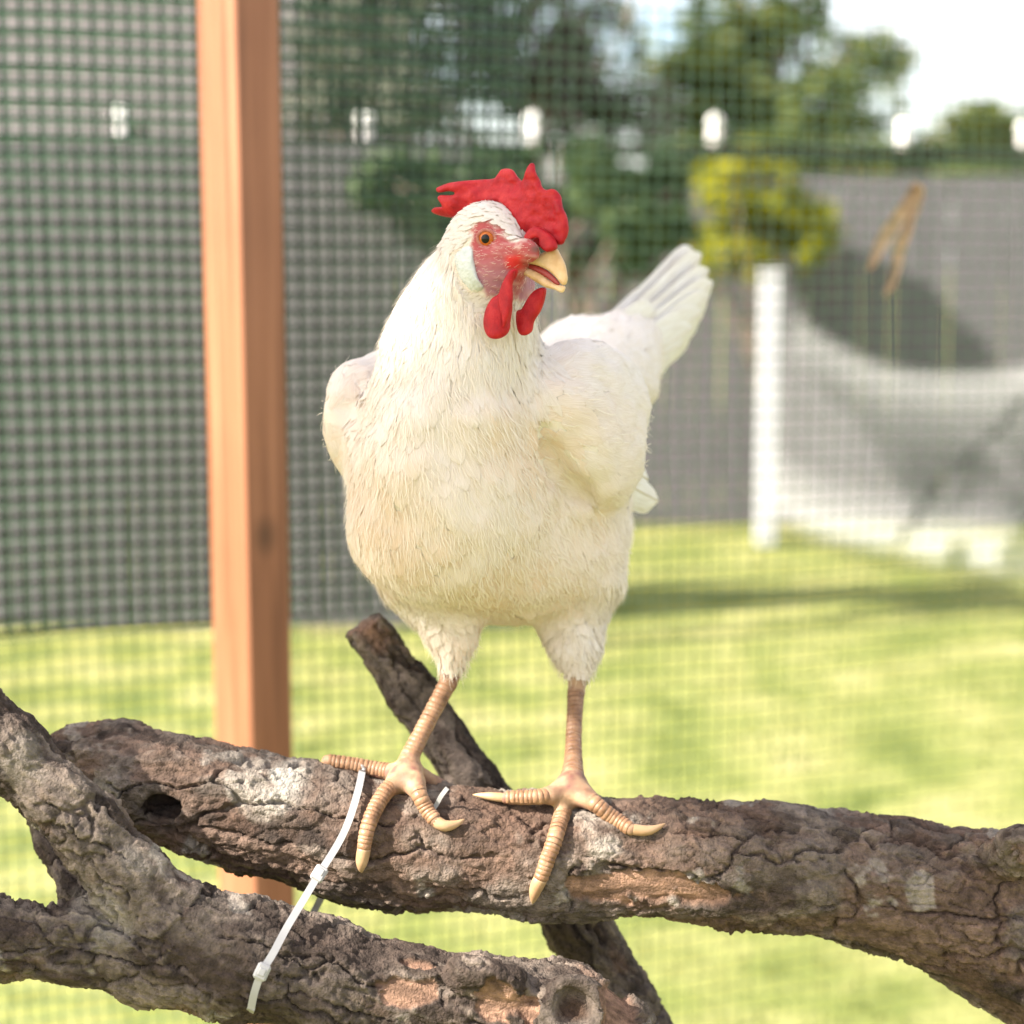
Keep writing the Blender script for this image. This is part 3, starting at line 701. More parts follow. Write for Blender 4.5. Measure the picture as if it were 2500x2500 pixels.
# --- lower forked branch in front
def pr(x, y, d, rpx): return (x, y, d, rpx * pxm(d))
diag = [pr(-260, 1615, 1.10, 92), pr(-100, 1741, 1.105, 85), pr(20, 1832, 1.105, 77), pr(140, 1945, 1.105, 73), pr(210, 2018, 1.105, 75), pr(325, 2150, 1.11, 86), pr(440, 2264, 1.115, 110), pr(600, 2340, 1.12, 134),
        pr(800, 2398, 1.125, 130), pr(1000, 2436, 1.13, 126), pr(1200, 2474, 1.13, 126), pr(1370, 2500, 1.13, 138), pr(1470, 2560, 1.13, 120), pr(1560, 2720, 1.13, 105), pr(1640, 3000, 1.14, 105)]
left_arm = [pr(-300, 2320, 1.11, 80), pr(0, 2292, 1.11, 78), pr(200, 2300, 1.112, 86), pr(380, 2335, 1.117, 104), pr(560, 2345, 1.12, 118)]
stub = [pr(330, 2270, 1.15, 76), pr(205, 2160, 1.175, 56), pr(120, 2050, 1.20, 40), pr(96, 2008, 1.205, 32)]
LB = chain(diag, 0.014) + chain(left_arm, 0.016) + chain(stub, 0.006)
e2 = P(*diag[-1][:3])
LB.append(Cone(P(1250, 2400, 1.10), P(1130, 2370, 1.10), 0.012, 0.010, 0.012))
l0 = P(-75, 2575, 1.20); h0 = P(1720, 1600, 1.27); h0[2] = P(0, 1560, 1.08)[2]; l0[1] = 0.98; l0[2] = P(0, 2575, 1.18)[2]
LBF = Field(LB, 0.00122, lo=l0, hi=h0)
kc = P(1402, 2462, hit(LBF, 1402, 2462, 1.0, 1.3) - 0.004)
vdir = norm(CAM - kc)
class Torus:
    k = 0.006
    def bounds(s): return kc - 0.03, kc + 0.03
    def d(s, p):
        q = p - kc.astype(p.dtype); z = q @ vdir.astype(p.dtype); r = np.sqrt(np.maximum((q * q).sum(-1) - z * z, 0))
        return np.sqrt((r - 0.0170) ** 2 + ((z + 0.004) * 0.6) ** 2) - 0.0066
LBF.apply(Torus(), lambda a, b_, k: smin(a, b_, k))
LBF.sub(Ell(kc + vdir * 0.005, (0.0118, 0.0118, 0.0118), k=0.002))
V, F = LBF.surface()
V2, c = bark(V, F, LB, 8.0, plate=0.023, lichen=0.16, rust=0.12,
             dirs=[(LB[:6], LB[4].b - LB[0].a), (LB[6:15], LB[11].b - LB[6].a), (LB[15:18], LB[16].b - LB[15].a), (LB[18:], LB[18].b - LB[18].a)], calm=[(1402, 2462, 105, 105)],
             bare=[(1000, 2420, 85, 35, 0.1), (1230, 2445, 90, 60, 0.2), (1515, 2490, 42, 100, -0.5), (1010, 2352, 40, 14, 0.1)],
             spots=[(250, 2235, 60, 90, -0.6, LICH * 0.9, 0.75), (290, 2275, 60, 60, 0, LICH * 0.8, 0.6), (60, 1850, 60, 70, 0.5, LICH * 0.75, 0.5), (140, 1790, 90, 18, 0.8, LICH, 0.6), (330, 2110, 60, 30, 0.4, LICH * 0.8, 0.6),
                    (480, 2280, 90, 40, 0.4, GREY, 0.7), (1402, 2462, 92, 92, 0, GREY * 1.15, 0.8), (1402, 2462, 42, 42, 0, np.array([0.075, 0.045, 0.03]), 0.9), (760, 2380, 300, 120, 0.2, BROWN, 0.45)])
me = mk_mesh('forked_branch', V2, F); set_col(me, c)
fork = empty('forked_branch', (e2[0] + 0.03, e2[1] + 0.03, 0.0), 'forked grey-brown branch with a round knot, tied below the perch', 'branch')
obj('limb', me, M['bark'], fork)
def extend(pts3, radii, name, parent, seed, vx=0.003):
    pr_ = [Cone(pts3[i], pts3[i + 1], radii[i], radii[i + 1], 0.015) for i in range(len(pts3) - 1)]
    V, F = Field(pr_, vx).surface(); V2, c = bark(V, F, pr_, seed, lichen=0.2); me = mk_mesh(name, V2, F); set_col(me, c); return obj(name, me, M['bark'], parent)
q0 = P(1545, 2690, 1.13)
extend([q0, e2, e2 + np.array([0.03, 0.02, -0.25]), (e2[0] + 0.03, e2[1] + 0.03, -0.05)], [0.026, 0.026, 0.028, 0.032], 'limb_base', fork, 8.5)
a0 = P(-30, 1792, 1.105)
extend([a0, P(-260, 1615, 1.10), P(-420, 1475, 1.1)], [0.022, 0.025, 0.025], 'limb_end', fork, 8.6)
extend([P(-25, 2292, 1.11), P(-300, 2320, 1.11), P(-420, 2350, 1.11)], [0.0205, 0.021, 0.02], 'limb_end', fork, 8.7)

# --- slanting stick behind the perch
stick_pts = [(898, 1545, 1.285), (1000, 1690, 1.282), (1150, 1905, 1.278), (1290, 2090, 1.272), (1400, 2240, 1.268), (1520, 2440, 1.262), (1640, 2640, 1.258)]
srad = [0.0165, 0.0175, 0.0185, 0.020, 0.0215, 0.0225, 0.023]
sp = [P(*q) for q in stick_pts]
SP = [Cone(sp[i], sp[i + 1], srad[i], srad[i + 1], 0.01) for i in range(len(sp) - 1)]
SPF = Field(SP, 0.0016)
sd = norm(sp[0] - sp[1])
cutc = sp[0] + sd * 0.006 + RIGHT * -0.004
class Half:
    k = 0.001
    def bounds(s): return sp[0] - 0.05, sp[0] + 0.05
    def d(s, p):
        n_ = norm(sd + 0.25 * UP - 0.30 * FWD); return -((p - cutc.astype(p.dtype)) @ n_.astype(p.dtype)) + 0.0
SPF.sub(Half())
V, F = SPF.surface()
V2, c = bark(V, F, SP, 12.0, plate=0.026, amp=0.8, lichen=0.05, rust=0.05, spots=[(905, 1545, 50, 40, 0.9, BARE * 0.8, 0.9), (1120, 1880, 90, 45, 0.9, GREY, 0.7)])
me = mk_mesh('stick', V2, F); set_col(me, c)
foot = np.array([sp[-1][0] + 0.22, sp[-1][1] + 0.02, -0.05])
stick = empty('slanting_stick', foot * np.array([1, 1, 0]), 'dark slanting stick with a sawn end crossing behind the perch branch', 'stick')
obj('shaft', me, M['bark'], stick)
extend([sp[-2] * 0.2 + sp[-1] * 0.8, sp[-1], (sp[-1] + foot) / 2, foot], [0.0225, 0.023, 0.024, 0.026], 'shaft_base', stick, 12.5)

# ================================================================== CABLE TIES
M['nylon'] = noise_mat('white_nylon', [(0.3, (0.40, 0.39, 0.39)), (0.7, (0.48, 0.47, 0.47))], 60, 0.35, spec=0.5, trans=0.25)
def ribbon(pts, nrm, w, th):
    mb = MB(); pts = np.asarray(pts); t = norm(np.gradient(pts, axis=0)); s = norm(np.cross(t, nrm)); nn = norm(np.cross(s, t))
    V = np.stack([pts + s * w / 2 + nn * th / 2, pts - s * w / 2 + nn * th / 2, pts - s * w / 2 - nn * th / 2, pts + s * w / 2 - nn * th / 2], 1).reshape(-1, 3)
    m = len(pts); F = [(i * 4 + k, i * 4 + (k + 1) % 4, i * 4 + 4 + (k + 1) % 4, i * 4 + 4 + k) for i in range(m - 1) for k in range(4)] + [(3, 2, 1, 0), tuple((m - 1) * 4 + k for k in range(4))]
    mb.add(V, F); return mb
tie_px = [(884, 1884, 0), (873, 1935, 0), (851, 2005, 0), (824, 2062, 0), (778, 2135, 2), (745, 2190, 2), (700, 2265, 1), (668, 2325, 1), (640, 2372, 1), (622, 2420, 1), (613, 2462, 1)]
td = []
for x, y, w_ in tie_px:
    if w_ == 0: td.append(hit(UBF, x, max(y, 1900)) - 0.0065 + (0.012 if y < 1890 else 0))
    elif w_ == 1: td.append(hit(LBF, x, min(y, 2455)) - 0.0085)
    else: td.append(None)
zz = [i for i, d_ in enumerate(td) if d_ is not None]; td = np.interp(range(len(td)), zz, [td[i] for i in zz])
fr = np.array([P(x, y, d_) for (x, y, _), d_ in zip(tie_px, td)])
fr_s = smooth_line(fr, 60)
tie = empty('cable_tie', fr.mean(0), 'long white cable tie binding the perch to the forked branch', 'cable tie')
view = norm(CAM - fr_s)
ribbon(fr_s, view, 0.0048, 0.0014).build('strap', M['nylon'], tie, False)
back = smooth_line([fr[0], P(886, 1872, UBZ), P(880, 1960, UBZ + 0.05), P(780, 2200, UBZ + 0.055), P(640, 2440, 1.165), P(610, 2478, 1.13), fr[-1]], 50)
ribbon(back, norm(np.gradient(back, axis=0)[:, [1, 0, 2]] + 1e-6) * 0 + norm(back - (fr.mean(0) + FWD * 0.03)), 0.005, 0.0014).build('strap', M['nylon'], tie, False)
for i in (4, 8):
    t = norm(fr[i + 1] - fr[i - 1]); v = norm(CAM - fr[i]); s = norm(np.cross(t, v)); v = np.cross(s, t)
    mb = MB(); mb.box(fr[i] + v * 0.0012, (0.0088, 0.0062, 0.0105), np.stack([s, v, t], 1), bevel=0.0014); mb.box(fr[i] + v * 0.0040, (0.005, 0.0022, 0.0055), np.stack([s, v, t], 1), bevel=0.0008)
    mb.build('locking_head', M['nylon'], tie)
a_, b_ = P(1062, 1970, hit(UBF, 1062, 1970) - 0.002), P(1092, 1924, hit(UBF, 1092, 1960) - 0.012)
t2 = smooth_line([P(1040, 1995, hit(UBF, 1040, 1995) + 0.001), a_, (a_ + b_) / 2 + UP * 0.001, b_], 14)
tag(ribbon(t2, norm(CAM - t2), 0.003, 0.0011).build('cable_tie_tail', M['nylon']), 'short cut tail of a thin clear cable tie on the perch', 'cable tie')

# ================================================================== DRIED LEAVES caught on the mesh
M['dry_leaf'] = noise_mat('dry_leaf', [(0.3, (0.50, 0.34, 0.22)), (0.7, (0.66, 0.50, 0.34))], 60, 0.7, trans=0.3)
def on_mesh(x, y):
    """point of the mesh plane seen at (x, y)"""
    r = P(x, y, 1.0) - CAM; t = ((morg - CAM) @ mnor) / (r @ mnor); return CAM + r * t + mnor * 0.006
def leaf_blade(pts, w, name, parent):
    p = np.array([on_mesh(x, y) for x, y in pts]); p = smooth_line(p, 16); t = norm(np.gradient(p, axis=0)); s = norm(np.cross(t, mnor)); u = np.linspace(0, 1, 16)
    hw = w * np.sin(np.clip(u * 0.93 + 0.05, 0, 1) * math.pi) ** 0.7
    rows = [p + s * (hw * k)[:, None] + mnor * (0.006 * k * k + 0.004 * np.sin(u * 9) * abs(k))[:, None] for k in (-1, -0.5, 0, 0.5, 1)]
    V = np.stack(rows, 1).reshape(-1, 3); i = np.arange(80).reshape(16, 5); F = np.stack([i[:-1, :-1], i[1:, :-1], i[1:, 1:], i[:-1, 1:]], -1).reshape(-1, 4)
    V = np.vstack([V, V + mnor * 0.0006]); F = np.vstack([F, F[:, ::-1] + 80])
    return obj(name, mk_mesh(name, V, F), M['dry_leaf'], parent)
dl = empty('dried_leaf', on_mesh(2185, 590), 'curled tan dried leaf sprig caught on the wire mesh', 'dried leaf')
leaf_blade([(2222, 445), (2200, 500), (2170, 555), (2130, 610), (2108, 660)], 0.010, 'leaf_blade', dl)
leaf_blade([(2215, 520), (2195, 580), (2180, 640), (2150, 722)], 0.008, 'leaf_blade', dl)
leaf_blade([(2225, 450), (2228, 490), (2205, 540)], 0.009, 'leaf_blade', dl)

# ================================================================== THE HEN
HEN_LABEL = 'white hen with red comb standing on the perch branch'
b_f = norm(np.array([-0.50, -0.86, 0.04])); b_u = np.array([0, 0, 1.0]); b_l = norm(np.cross(b_u, b_f)) * 1.0    # forward, and its left (= picture right)
if b_l[0] < 0: b_l = -b_l
b_u = np.cross(b_f, b_l); b_u = b_u if b_u[2] > 0 else -b_u
BM = np.stack([b_f, b_l, b_u])
h_f = norm(np.array([0.80, -0.53, -0.26])); h_r = norm(np.cross(h_f, [0, 0, 1.0])); h_r = h_r if h_r[1] < 0 else -h_r   # h_r: its right side, towards the camera
h_u = np.cross(h_r, h_f); h_u = h_u if h_u[2] > 0 else -h_u
HM = np.stack([h_f, h_r, h_u])
HC = P(1195, 588, 1.130)
E = lambda x, y, d, f, l, u, k=0.03, tg='body', Mx=None: Ell(P(x, y, d), (f, l, u), BM if Mx is None else Mx, k, tg)
tilt = lambda a: np.stack([b_f * math.cos(a) + b_u * math.sin(a), b_l, -b_f * math.sin(a) + b_u * math.cos(a)])
prims = [
    E(1222, 1195, 1.258, 0.130, 0.083, 0.090, 0.03, 'body'),
    E(1100, 1140, 1.172, 0.066, 0.060, 0.082, 0.025, 'breast'),
    E(1080, 1295, 1.187, 0.056, 0.053, 0.047, 0.025, 'breast'),
    E(1030, 1215, 1.200, 0.046, 0.046, 0.056, 0.025, 'breast'),
    E(1348, 1330, 1.265, 0.063, 0.050, 0.047, 0.03, 'belly'),
    E(1225, 1365, 1.235, 0.060, 0.050, 0.030, 0.03, 'belly'),
    E(1378, 958, 1.335, 0.104, 0.052, 0.041, 0.03, 'back', tilt(-0.15)),
] + chain([(1197, 612, 1.142, 0.0245), (1170, 690, 1.153, 0.0315), (1140, 790, 1.164, 0.0400), (1122, 880, 1.168, 0.0480), (1110, 980, 1.172, 0.055)], 0.018, 'neck') + [
    Ell(HC, (0.0270, 0.0185, 0.0240), HM, 0.014, 'head'),
    Ell(P(1243, 622, 1.113), (0.0150, 0.0100, 0.0125), HM, 0.010, 'head'),
    Ell(P(1284, 612, 1.099), (0.0100, 0.0062, 0.0075), HM, 0.006, 'head'),
    Ell(P(1200, 665, 1.124), (0.0200, 0.0155, 0.0200), HM, 0.014, 'head'),
] + chain([(1445, 905, 1.365, 0.038), (1520, 860, 1.41, 0.024), (1585, 795, 1.45, 0.013)], 0.03, 'tail') + [
    E(955, 1012, 1.255, 0.080, 0.023, 0.046, 0.030, 'wing', tilt(0.05)),
    E(1430, 1028, 1.215, 0.080, 0.034, 0.057, 0.020, 'wing', tilt(0.12)),
    E(1448, 1098, 1.211, 0.060, 0.032, 0.040, 0.006, 'wing', tilt(0.16)),
] + chain([(1068, 1430, 1.225, 0.038), (1092, 1510, 1.222, 0.0195), (1104, 1570, 1.220, 0.0098), (1103, 1636, 1.217, 0.0073)], 0.02, 'thigh') \
  + chain([(1395, 1450, 1.262, 0.036), (1400, 1530, 1.258, 0.0180), (1410, 1585, 1.252, 0.0098), (1411, 1646, 1.247, 0.0073)], 0.02, 'thigh')
# shanks and toes
legs = []
shankL = [(1102, 1636, 1.217, 0.0070), (1094, 1668, 1.215, 0.0062), (1040, 1770, 1.199, 0.0056), (1000, 1850, 1.186, 0.0064), (992, 1885, 1.180, 0.0088)]
shankR = [(1410, 1646, 1.247, 0.0070), (1407, 1690, 1.244, 0.0060), (1402, 1780, 1.222, 0.0053), (1400, 1860, 1.200, 0.0062), (1398, 1905, 1.186, 0.0088)]
legs += chain(shankL, 0.002, 'leg') + chain(shankR, 0.002, 'leg')
def toe_pts(start, pts, r0, r1):
    """start (x, y, d) at the foot, then picture points laid on the bark"""
    n = len(pts); out = [(*start, r0)]
    for i, q in enumerate(pts):
        r = r0 + (r1 - r0) * (i + 1) / n
        d = q[2] if len(q) > 2 else hit(UBF, q[0], q[1]) - r * 0.75
        out.append((q[0], q[1], d, r))
    return out
def densify(pts, n): return [tuple(q) for q in smooth_line(np.array(pts), n)]
toes = {}
fL = (985, 1895, 1.176); fR = (1396, 1915, 1.182)
toes['La'] = densify(toe_pts(fL, [(940, 1935), (905, 2000), (893, 2045), (889, 2072)], 0.0058, 0.0042), 9)
toes['Lb'] = densify(toe_pts((1012, 1890, 1.174), [(1022, 1935, 1.158), (1042, 1975), (1063, 2004)], 0.0056, 0.0044), 8)
toes['Lc'] = densify(toe_pts((965, 1886, 1.182), [(920, 1880, 1.187), (865, 1868, 1.187), (800, 1858, 1.187)], 0.0058, 0.0044), 8)
toes['Ld'] = densify(toe_pts((1015, 1885, 1.184), [(1050, 1905, 1.196), (1090, 1925, 1.205), (1112, 1942, 1.21)], 0.0056, 0.0040), 6)
toes['Ra'] = densify(toe_pts(fR, [(1380, 1960), (1357, 2040), (1332, 2110), (1320, 2145)], 0.0060, 0.0044), 9)
toes['Rb'] = densify(toe_pts((1375, 1925, 1.182), [(1330, 1944, 1.166), (1280, 1948, 1.166), (1236, 1948, 1.167)], 0.0056, 0.0042), 8)
toes['Rc'] = densify(toe_pts((1412, 1925, 1.182), [(1450, 1960, 1.164), (1500, 1998), (1540, 2024)], 0.0058, 0.0044), 8)
toes['Rd'] = densify(toe_pts((1402, 1915, 1.196), [(1412, 1930, 1.216), (1425, 1950, 1.232)], 0.0056, 0.0040), 5)
for t in toes.values(): legs += chain(t, 0.0012, 'leg', k0=0.006)
# webbing between the toe roots
legs += [Cone(P(985, 1905, 1.172), P(1005, 1915, 1.165), 0.0075, 0.005, 0.010, 'leg'), Cone(P(1396, 1925, 1.176), P(1420, 1945, 1.170), 0.0072, 0.005, 0.010, 'leg'), Cone(P(1390, 1930, 1.176), P(1362, 1945, 1.170), 0.0065, 0.004, 0.010, 'leg')]
HENF = Field(prims + legs, 0.0015)
# eye socket and a parting in the breast feathers
eyeC = P(1189, 583, 1.1080)
HENF.sub(Ell(eyeC + h_r * 0.0035, (0.0072, 0.005, 0.0065), HM, 0.004))
gro = [P(x, y, hit(HENF, x, y, 1.05, 1.4)) for x, y in ((1338, 1060), (1345, 1110), (1370, 1160), (1405, 1200), (1440, 1222))]
for i in range(len(gro) - 1): HENF.sub(Cone(gro[i], gro[i + 1], 0.0048 + 0.0008 * min(i, 2), 0.0056 + 0.0006 * min(i, 2), 0.009))
V, F = HENF.surface()
tags = ['body', 'breast', 'belly', 'back', 'neck', 'head', 'tail', 'wing', 'thigh', 'leg']
def regions(p):
    out = np.full((len(p), len(tags)), 9.0, np.float32)
    for q in prims + legs:
        j = tags.index(q.tag); out[:, j] = np.minimum(out[:, j], q.d(p))
    return out.argmin(1)
reg = regions(V)
# soft feather clumps in the body itself
N = vert_normals(V, F)
feath = ~np.isin(reg, [tags.index('leg'), tags.index('head')])
clumpf = lambda p: 0.0036 * fbm(p * 27 + 2, 2) + 0.0010 * fbm(p * 80, 2)
clump = np.where(feath, clumpf(V), 0.0)
X, Y, D = proj(V)
# wrinkled red face on both sides (mirror the far side to the near one)
rel = V - HC; lat = rel @ h_r
Vm = np.where((lat < 0)[:, None], V - 2 * lat[:, None] * h_r, V); Xm, Ym, _ = proj(Vm)
def inpoly(x, y, poly):
    poly = np.asarray(poly, float); ins = np.zeros(len(x), bool); dist = np.full(len(x), 1e9)
    for i in range(len(poly)):
        x0, y0 = poly[i]; x1, y1 = poly[(i + 1) % len(poly)]
        c_ = (y0 > y) != (y1 > y)
        ins ^= c_ & (x < (x1 - x0) * (y - y0) / np.where(y1 != y0, y1 - y0, 1e-9) + x0)
        t = np.clip(((x - x0) * (x1 - x0) + (y - y0) * (y1 - y0)) / ((x1 - x0) ** 2 + (y1 - y0) ** 2 + 1e-9), 0, 1)
        dist = np.minimum(dist, np.hypot(x - x0 - t * (x1 - x0), y - y0 - t * (y1 - y0)))
    return ins, np.where(ins, -dist, dist)
face_poly = [(1148, 575), (1160, 548), (1185, 535), (1212, 545), (1235, 572), (1262, 598), (1280, 585), (1300, 560), (1345, 560), (1360, 610), (1320, 640), (1290, 672), (1300, 715), (1268, 735), (1225, 735), (1190, 722), (1160, 690), (1150, 640)]
nearhead = (V[:, 2] > P(1190, 790, 1.13)[2]) & (D < 1.20)
fin, fd = inpoly(Xm, Ym, face_poly)
facem = np.where(nearhead, 1 - sstep(-10, 8, fd + 9 * fbm(V * 260, 3)), 0.0)
wr = fbm((V @ HM.T) * np.array([110, 110, 420]) + 4, 3)
clump = clump + facem * 0.00045 * wr
V = V + N * clump[:, None]
col = np.tile(np.array([0.68, 0.60, 0.525]), (len(V), 1))
RED = np.array([0.36, 0.065, 0.065]); PINK = np.array([0.50, 0.26, 0.25]); PURP = np.array([0.34, 0.15, 0.185])
pm = sstep(600, 690, Ym)[:, None] * (1 - sstep(1235, 1275, Xm))[:, None]
fc = RED * (1 - pm) + PURP * pm
fc = fc + (PINK - fc) * sstep(-0.1, 0.8, wr)[:, None] * 0.55
fc = fc + (np.array([0.55, 0.03, 0.03]) - fc) * sstep(1225, 1245, Xm)[:, None] * (1 - sstep(1262, 1285, Xm))[:, None] * sstep(618, 630, Ym)[:, None] * (1 - sstep(650, 665, Ym))[:, None]
col = col + (fc - col) * facem[:, None]
nost = np.where(nearhead, np.exp(-(((Xm - 1308) / 13) ** 2 + ((Ym - 608) / 9) ** 2)), 0)[:, None]
col = col + (np.array([0.10, 0.08, 0.07]) - col) * nost * 0.8
lm = (reg == tags.index('leg'))
lc = np.array([0.27, 0.158, 0.10]) + 0.10 * fbm(V * 150, 3)[:, None] * np.array([1, 0.8, 0.4])
dirt = sstep(0.25, 0.7, fbm(V * 120 + 9, 4) + 0.25 * sstep(1850, 1960, Y))[:, None]
lc = lc + (np.array([0.14, 0.085, 0.05]) - lc) * dirt * 0.55
col = np.where(lm[:, None], lc, col)
m, ns, ls, b = mat('hen_skin')
at = node(ns, 'ShaderNodeAttribute', attribute_name='Col'); ls.new(at.outputs['Color'], b.inputs['Base Color'])
b.inputs['Roughness'].default_value = 0.6; b.inputs['Specular IOR Level'].default_value = 0.25
b.inputs['Subsurface Weight'].default_value = 0.15; b.inputs['Subsurface Scale'].default_value = 0.004; b.inputs['Subsurface Radius'].default_value = (1, 0.5, 0.35)
tc = ns.new('ShaderNodeTexCoord'); n1 = node(ns, 'ShaderNodeTexNoise', Scale=520, Detail=5); ls.new(tc.outputs['Object'], n1.inputs['Vector'])
bp = node(ns, 'ShaderNodeBump', Strength=0.35, Distance=0.0008); ls.new(n1.outputs[0], bp.inputs['Height']); ls.new(bp.outputs[0], b.inputs['Normal'])
M['skin'] = m
hen = empty('hen', P(1190, 1930, UBZ), HEN_LABEL, 'hen')
me = mk_mesh('body', V, F); set_col(me, np.clip(col, 0.02, 0.9)); body = obj('body', me, M['skin'], hen)

# ---- feathers
m, ns, ls, b = mat('white_feather')
uv = node(ns, 'ShaderNodeUVMap'); mp = node(ns, 'ShaderNodeMapping'); mp.inputs['Scale'].default_value = (1.2, 11, 1); ls.new(uv.outputs[0], mp.inputs[0])
n1 = node(ns, 'ShaderNodeTexNoise', Scale=1.6, Detail=5, Roughness=0.6); ls.new(mp.outputs[0], n1.inputs['Vector'])
at = node(ns, 'ShaderNodeAttribute', attribute_name='Col')
r = ramp(ns, [(0.3, (0.86, 0.81, 0.74)), (0.65, (1.04, 1.03, 1.02))]); ls.new(n1.outputs[0], r.inputs[0])
mx = node(ns, 'ShaderNodeMix', data_type='RGBA', blend_type='MULTIPLY'); mx.inputs[0].default_value = 1.0
ls.new(at.outputs['Color'], mx.inputs[6]); ls.new(r.outputs[0], mx.inputs[7]); ls.new(mx.outputs[2], b.inputs['Base Color'])
b.inputs['Roughness'].default_value = 0.75; b.inputs['Specular IOR Level'].default_value = 0.12
b.inputs['Sheen Weight'].default_value = 0.10
bp = node(ns, 'ShaderNodeBump', Strength=0.7, Distance=0.0007); ls.new(n1.outputs[0], bp.inputs['Height']); ls.new(bp.outputs[0], b.inputs['Normal'])
tr = ns.new('ShaderNodeBsdfTranslucent'); ls.new(mx.outputs[2], tr.inputs[0])
ms = node(ns, 'ShaderNodeMixShader', Fac=0.24); ls.new(b.outputs[0], ms.inputs[1]); ls.new(tr.outputs[0], ms.inputs[2]); ls.new(ms.outputs[0], ns['Material Output'].inputs[0])
M['feather'] = m
td_ = norm(-b_f + 0.12 * b_u); DOWN = np.array([0, 0, -1.0])
#        length  width  spacing lift  down  tail
SPEC = {'head': (0.0075, 0.0032, 0.0021, 0.0008, 0.6, 0.0), 'neck': (0.028, 0.0065, 0.0043, 0.0008, 1.0, 0.10), 'breast': (0.027, 0.0135, 0.0064, 0.0011, 1.0, 0.45), 'body': (0.027, 0.014, 0.0066, 0.0010, 0.8, 0.6),
        'belly': (0.024, 0.0115, 0.0056, 0.0015, 0.7, 0.55), 'back': (0.028, 0.013, 0.0068, 0.0012, 0.15, 1.0), 'tail': (0.040, 0.014, 0.0075, 0.0014, -0.3, 1.0), 'wing': (0.028, 0.016, 0.0075, 0.0008, 0.32, 1.0), 'thigh': (0.014, 0.0062, 0.0036, 0.0018, 1.0, 0.25)}
tri = np.vstack([F[:, [0, 1, 2]], F[:, [0, 2, 3]]])
ar = np.linalg.norm(np.cross(V[tri[:, 1]] - V[tri[:, 0]], V[tri[:, 2]] - V[tri[:, 0]]), axis=1); cum = np.cumsum(ar) / ar.sum()
rs = np.random.RandomState(77); k = 150000
ti = np.searchsorted(cum, rs.rand(k)); uu = rs.rand(k, 2); fl_ = uu.sum(1) > 1; uu[fl_] = 1 - uu[fl_]
pts = V[tri[ti, 0]] + (V[tri[ti, 1]] - V[tri[ti, 0]]) * uu[:, :1] + (V[tri[ti, 2]] - V[tri[ti, 0]]) * uu[:, 1:]
preg = reg[tri[ti, 0]]; pface = facem[tri[ti, 0]]
lobe = [(1107, 622), (1125, 605), (1150, 600), (1158, 640), (1168, 680), (1182, 705), (1160, 716), (1138, 700), (1117, 670)]
pl_ = (pts - HC) @ h_r; pm_ = np.where((pl_ < 0)[:, None], pts - 2 * pl_[:, None] * h_r, pts); lx_, ly_, _ = proj(pm_)
plobe = (inpoly(lx_, ly_, lobe)[1] < 5) & (pts[:, 2] > P(1190, 760, 1.13)[2])
sel = []; cells = {}
spac = np.array([SPEC.get(t_, (0, 0, 1, 0, 0, 0))[2] for t_ in tags])
Xp, Yp, Dp = proj(pts)
for i in range(k):
    rg = preg[i]
    if tags[rg] == 'leg' or pface[i] > 0.12 or plobe[i]: continue
    s_ = spac[rg]; key = tuple((pts[i] / s_ * 0.72).astype(int)) + (rg,)
    if key in cells: continue
    cells[key] = 1; sel.append(i)
sel = np.array(sel); fp = pts[sel]; fr_ = preg[sel]
# lower feathers first does not matter in 3D; build each blade hugging the body
NU, NV = 7, 5
def feather_mesh(fp, L, Wd, lift, flow, h0, rs, frs=None, tipshape=4.0, jitter=0.12):
    n = len(fp); g = norm(HENF.grad(fp)); flow = flow + rs.normal(0, jitter, (n, 3))
    t = norm(flow - g * (flow * g).sum(1, keepdims=True)); bb = np.cross(g, t)
    u = np.linspace(0, 1, NU); v = np.linspace(-1, 1, NV)
    prof = np.sqrt(np.clip(u * 1.15 + 0.10, 0, 1)) * np.sqrt(np.clip(1 - u ** tipshape, 0, 1)); prof[-1] = 0.12
    Pn = fp[:, None, None] + t[:, None, None] * (u[None, :, None, None] * L[:, None, None, None]) + bb[:, None, None] * (prof[None, :, None, None] * v[None, None, :, None] * Wd[:, None, None, None] / 2)
    sag = rs.normal(0, 0.08, n)[:, None, None] * L[:, None, None] * (u ** 2)[None, :, None]; Pn = Pn + bb[:, None, None] * sag[..., None]
    hh = h0[:, None, None] + lift[:, None, None] * (u ** 1.5)[None, :, None] - 0.0006 * (v ** 2)[None, None, :] * (Wd[:, None, None] / 0.014) * (0.3 + 0.7 * u)[None, :, None]
    q = HENF.project(Pn.reshape(-1, 3), np.broadcast_to(hh, Pn.shape[:3]).reshape(-1), 2)
    nohd = np.repeat(frs != tags.index('head'), NU * NV)
    hh = np.broadcast_to(hh, Pn.shape[:3]).reshape(-1) + np.where(nohd, np.maximum(clumpf(q), -0.0035), 0)
    q = HENF.project(q, hh, 2)
    err = np.abs(HENF.sample(q) - hh).reshape(n, -1).max(1)
    mv = np.linalg.norm(q - Pn.reshape(-1, 3), axis=1).reshape(n, -1).max(1)
    okf = (err < 0.005) & (mv < 0.016)
    i = np.arange(NU * NV).reshape(NU, NV); f = np.stack([i[:-1, :-1], i[:-1, 1:], i[1:, 1:], i[1:, :-1]], -1).reshape(-1, 4)
    Fm = (f[None] + (np.arange(n)[okf] * NU * NV)[:, None, None]).reshape(-1, 4)
    UV = np.tile(np.stack(np.meshgrid(u, (v + 1) / 2, indexing='ij'), -1).reshape(-1, 2), (n, 1)) * np.array([1, 1]) + np.repeat(rs.rand(n, 2) * 20, NU * NV, 0)
    return q, Fm[:, ::-1], UV, okf
sp_ = np.array([SPEC.get(t_, (0.01,) * 6) for t_ in tags])[fr_]
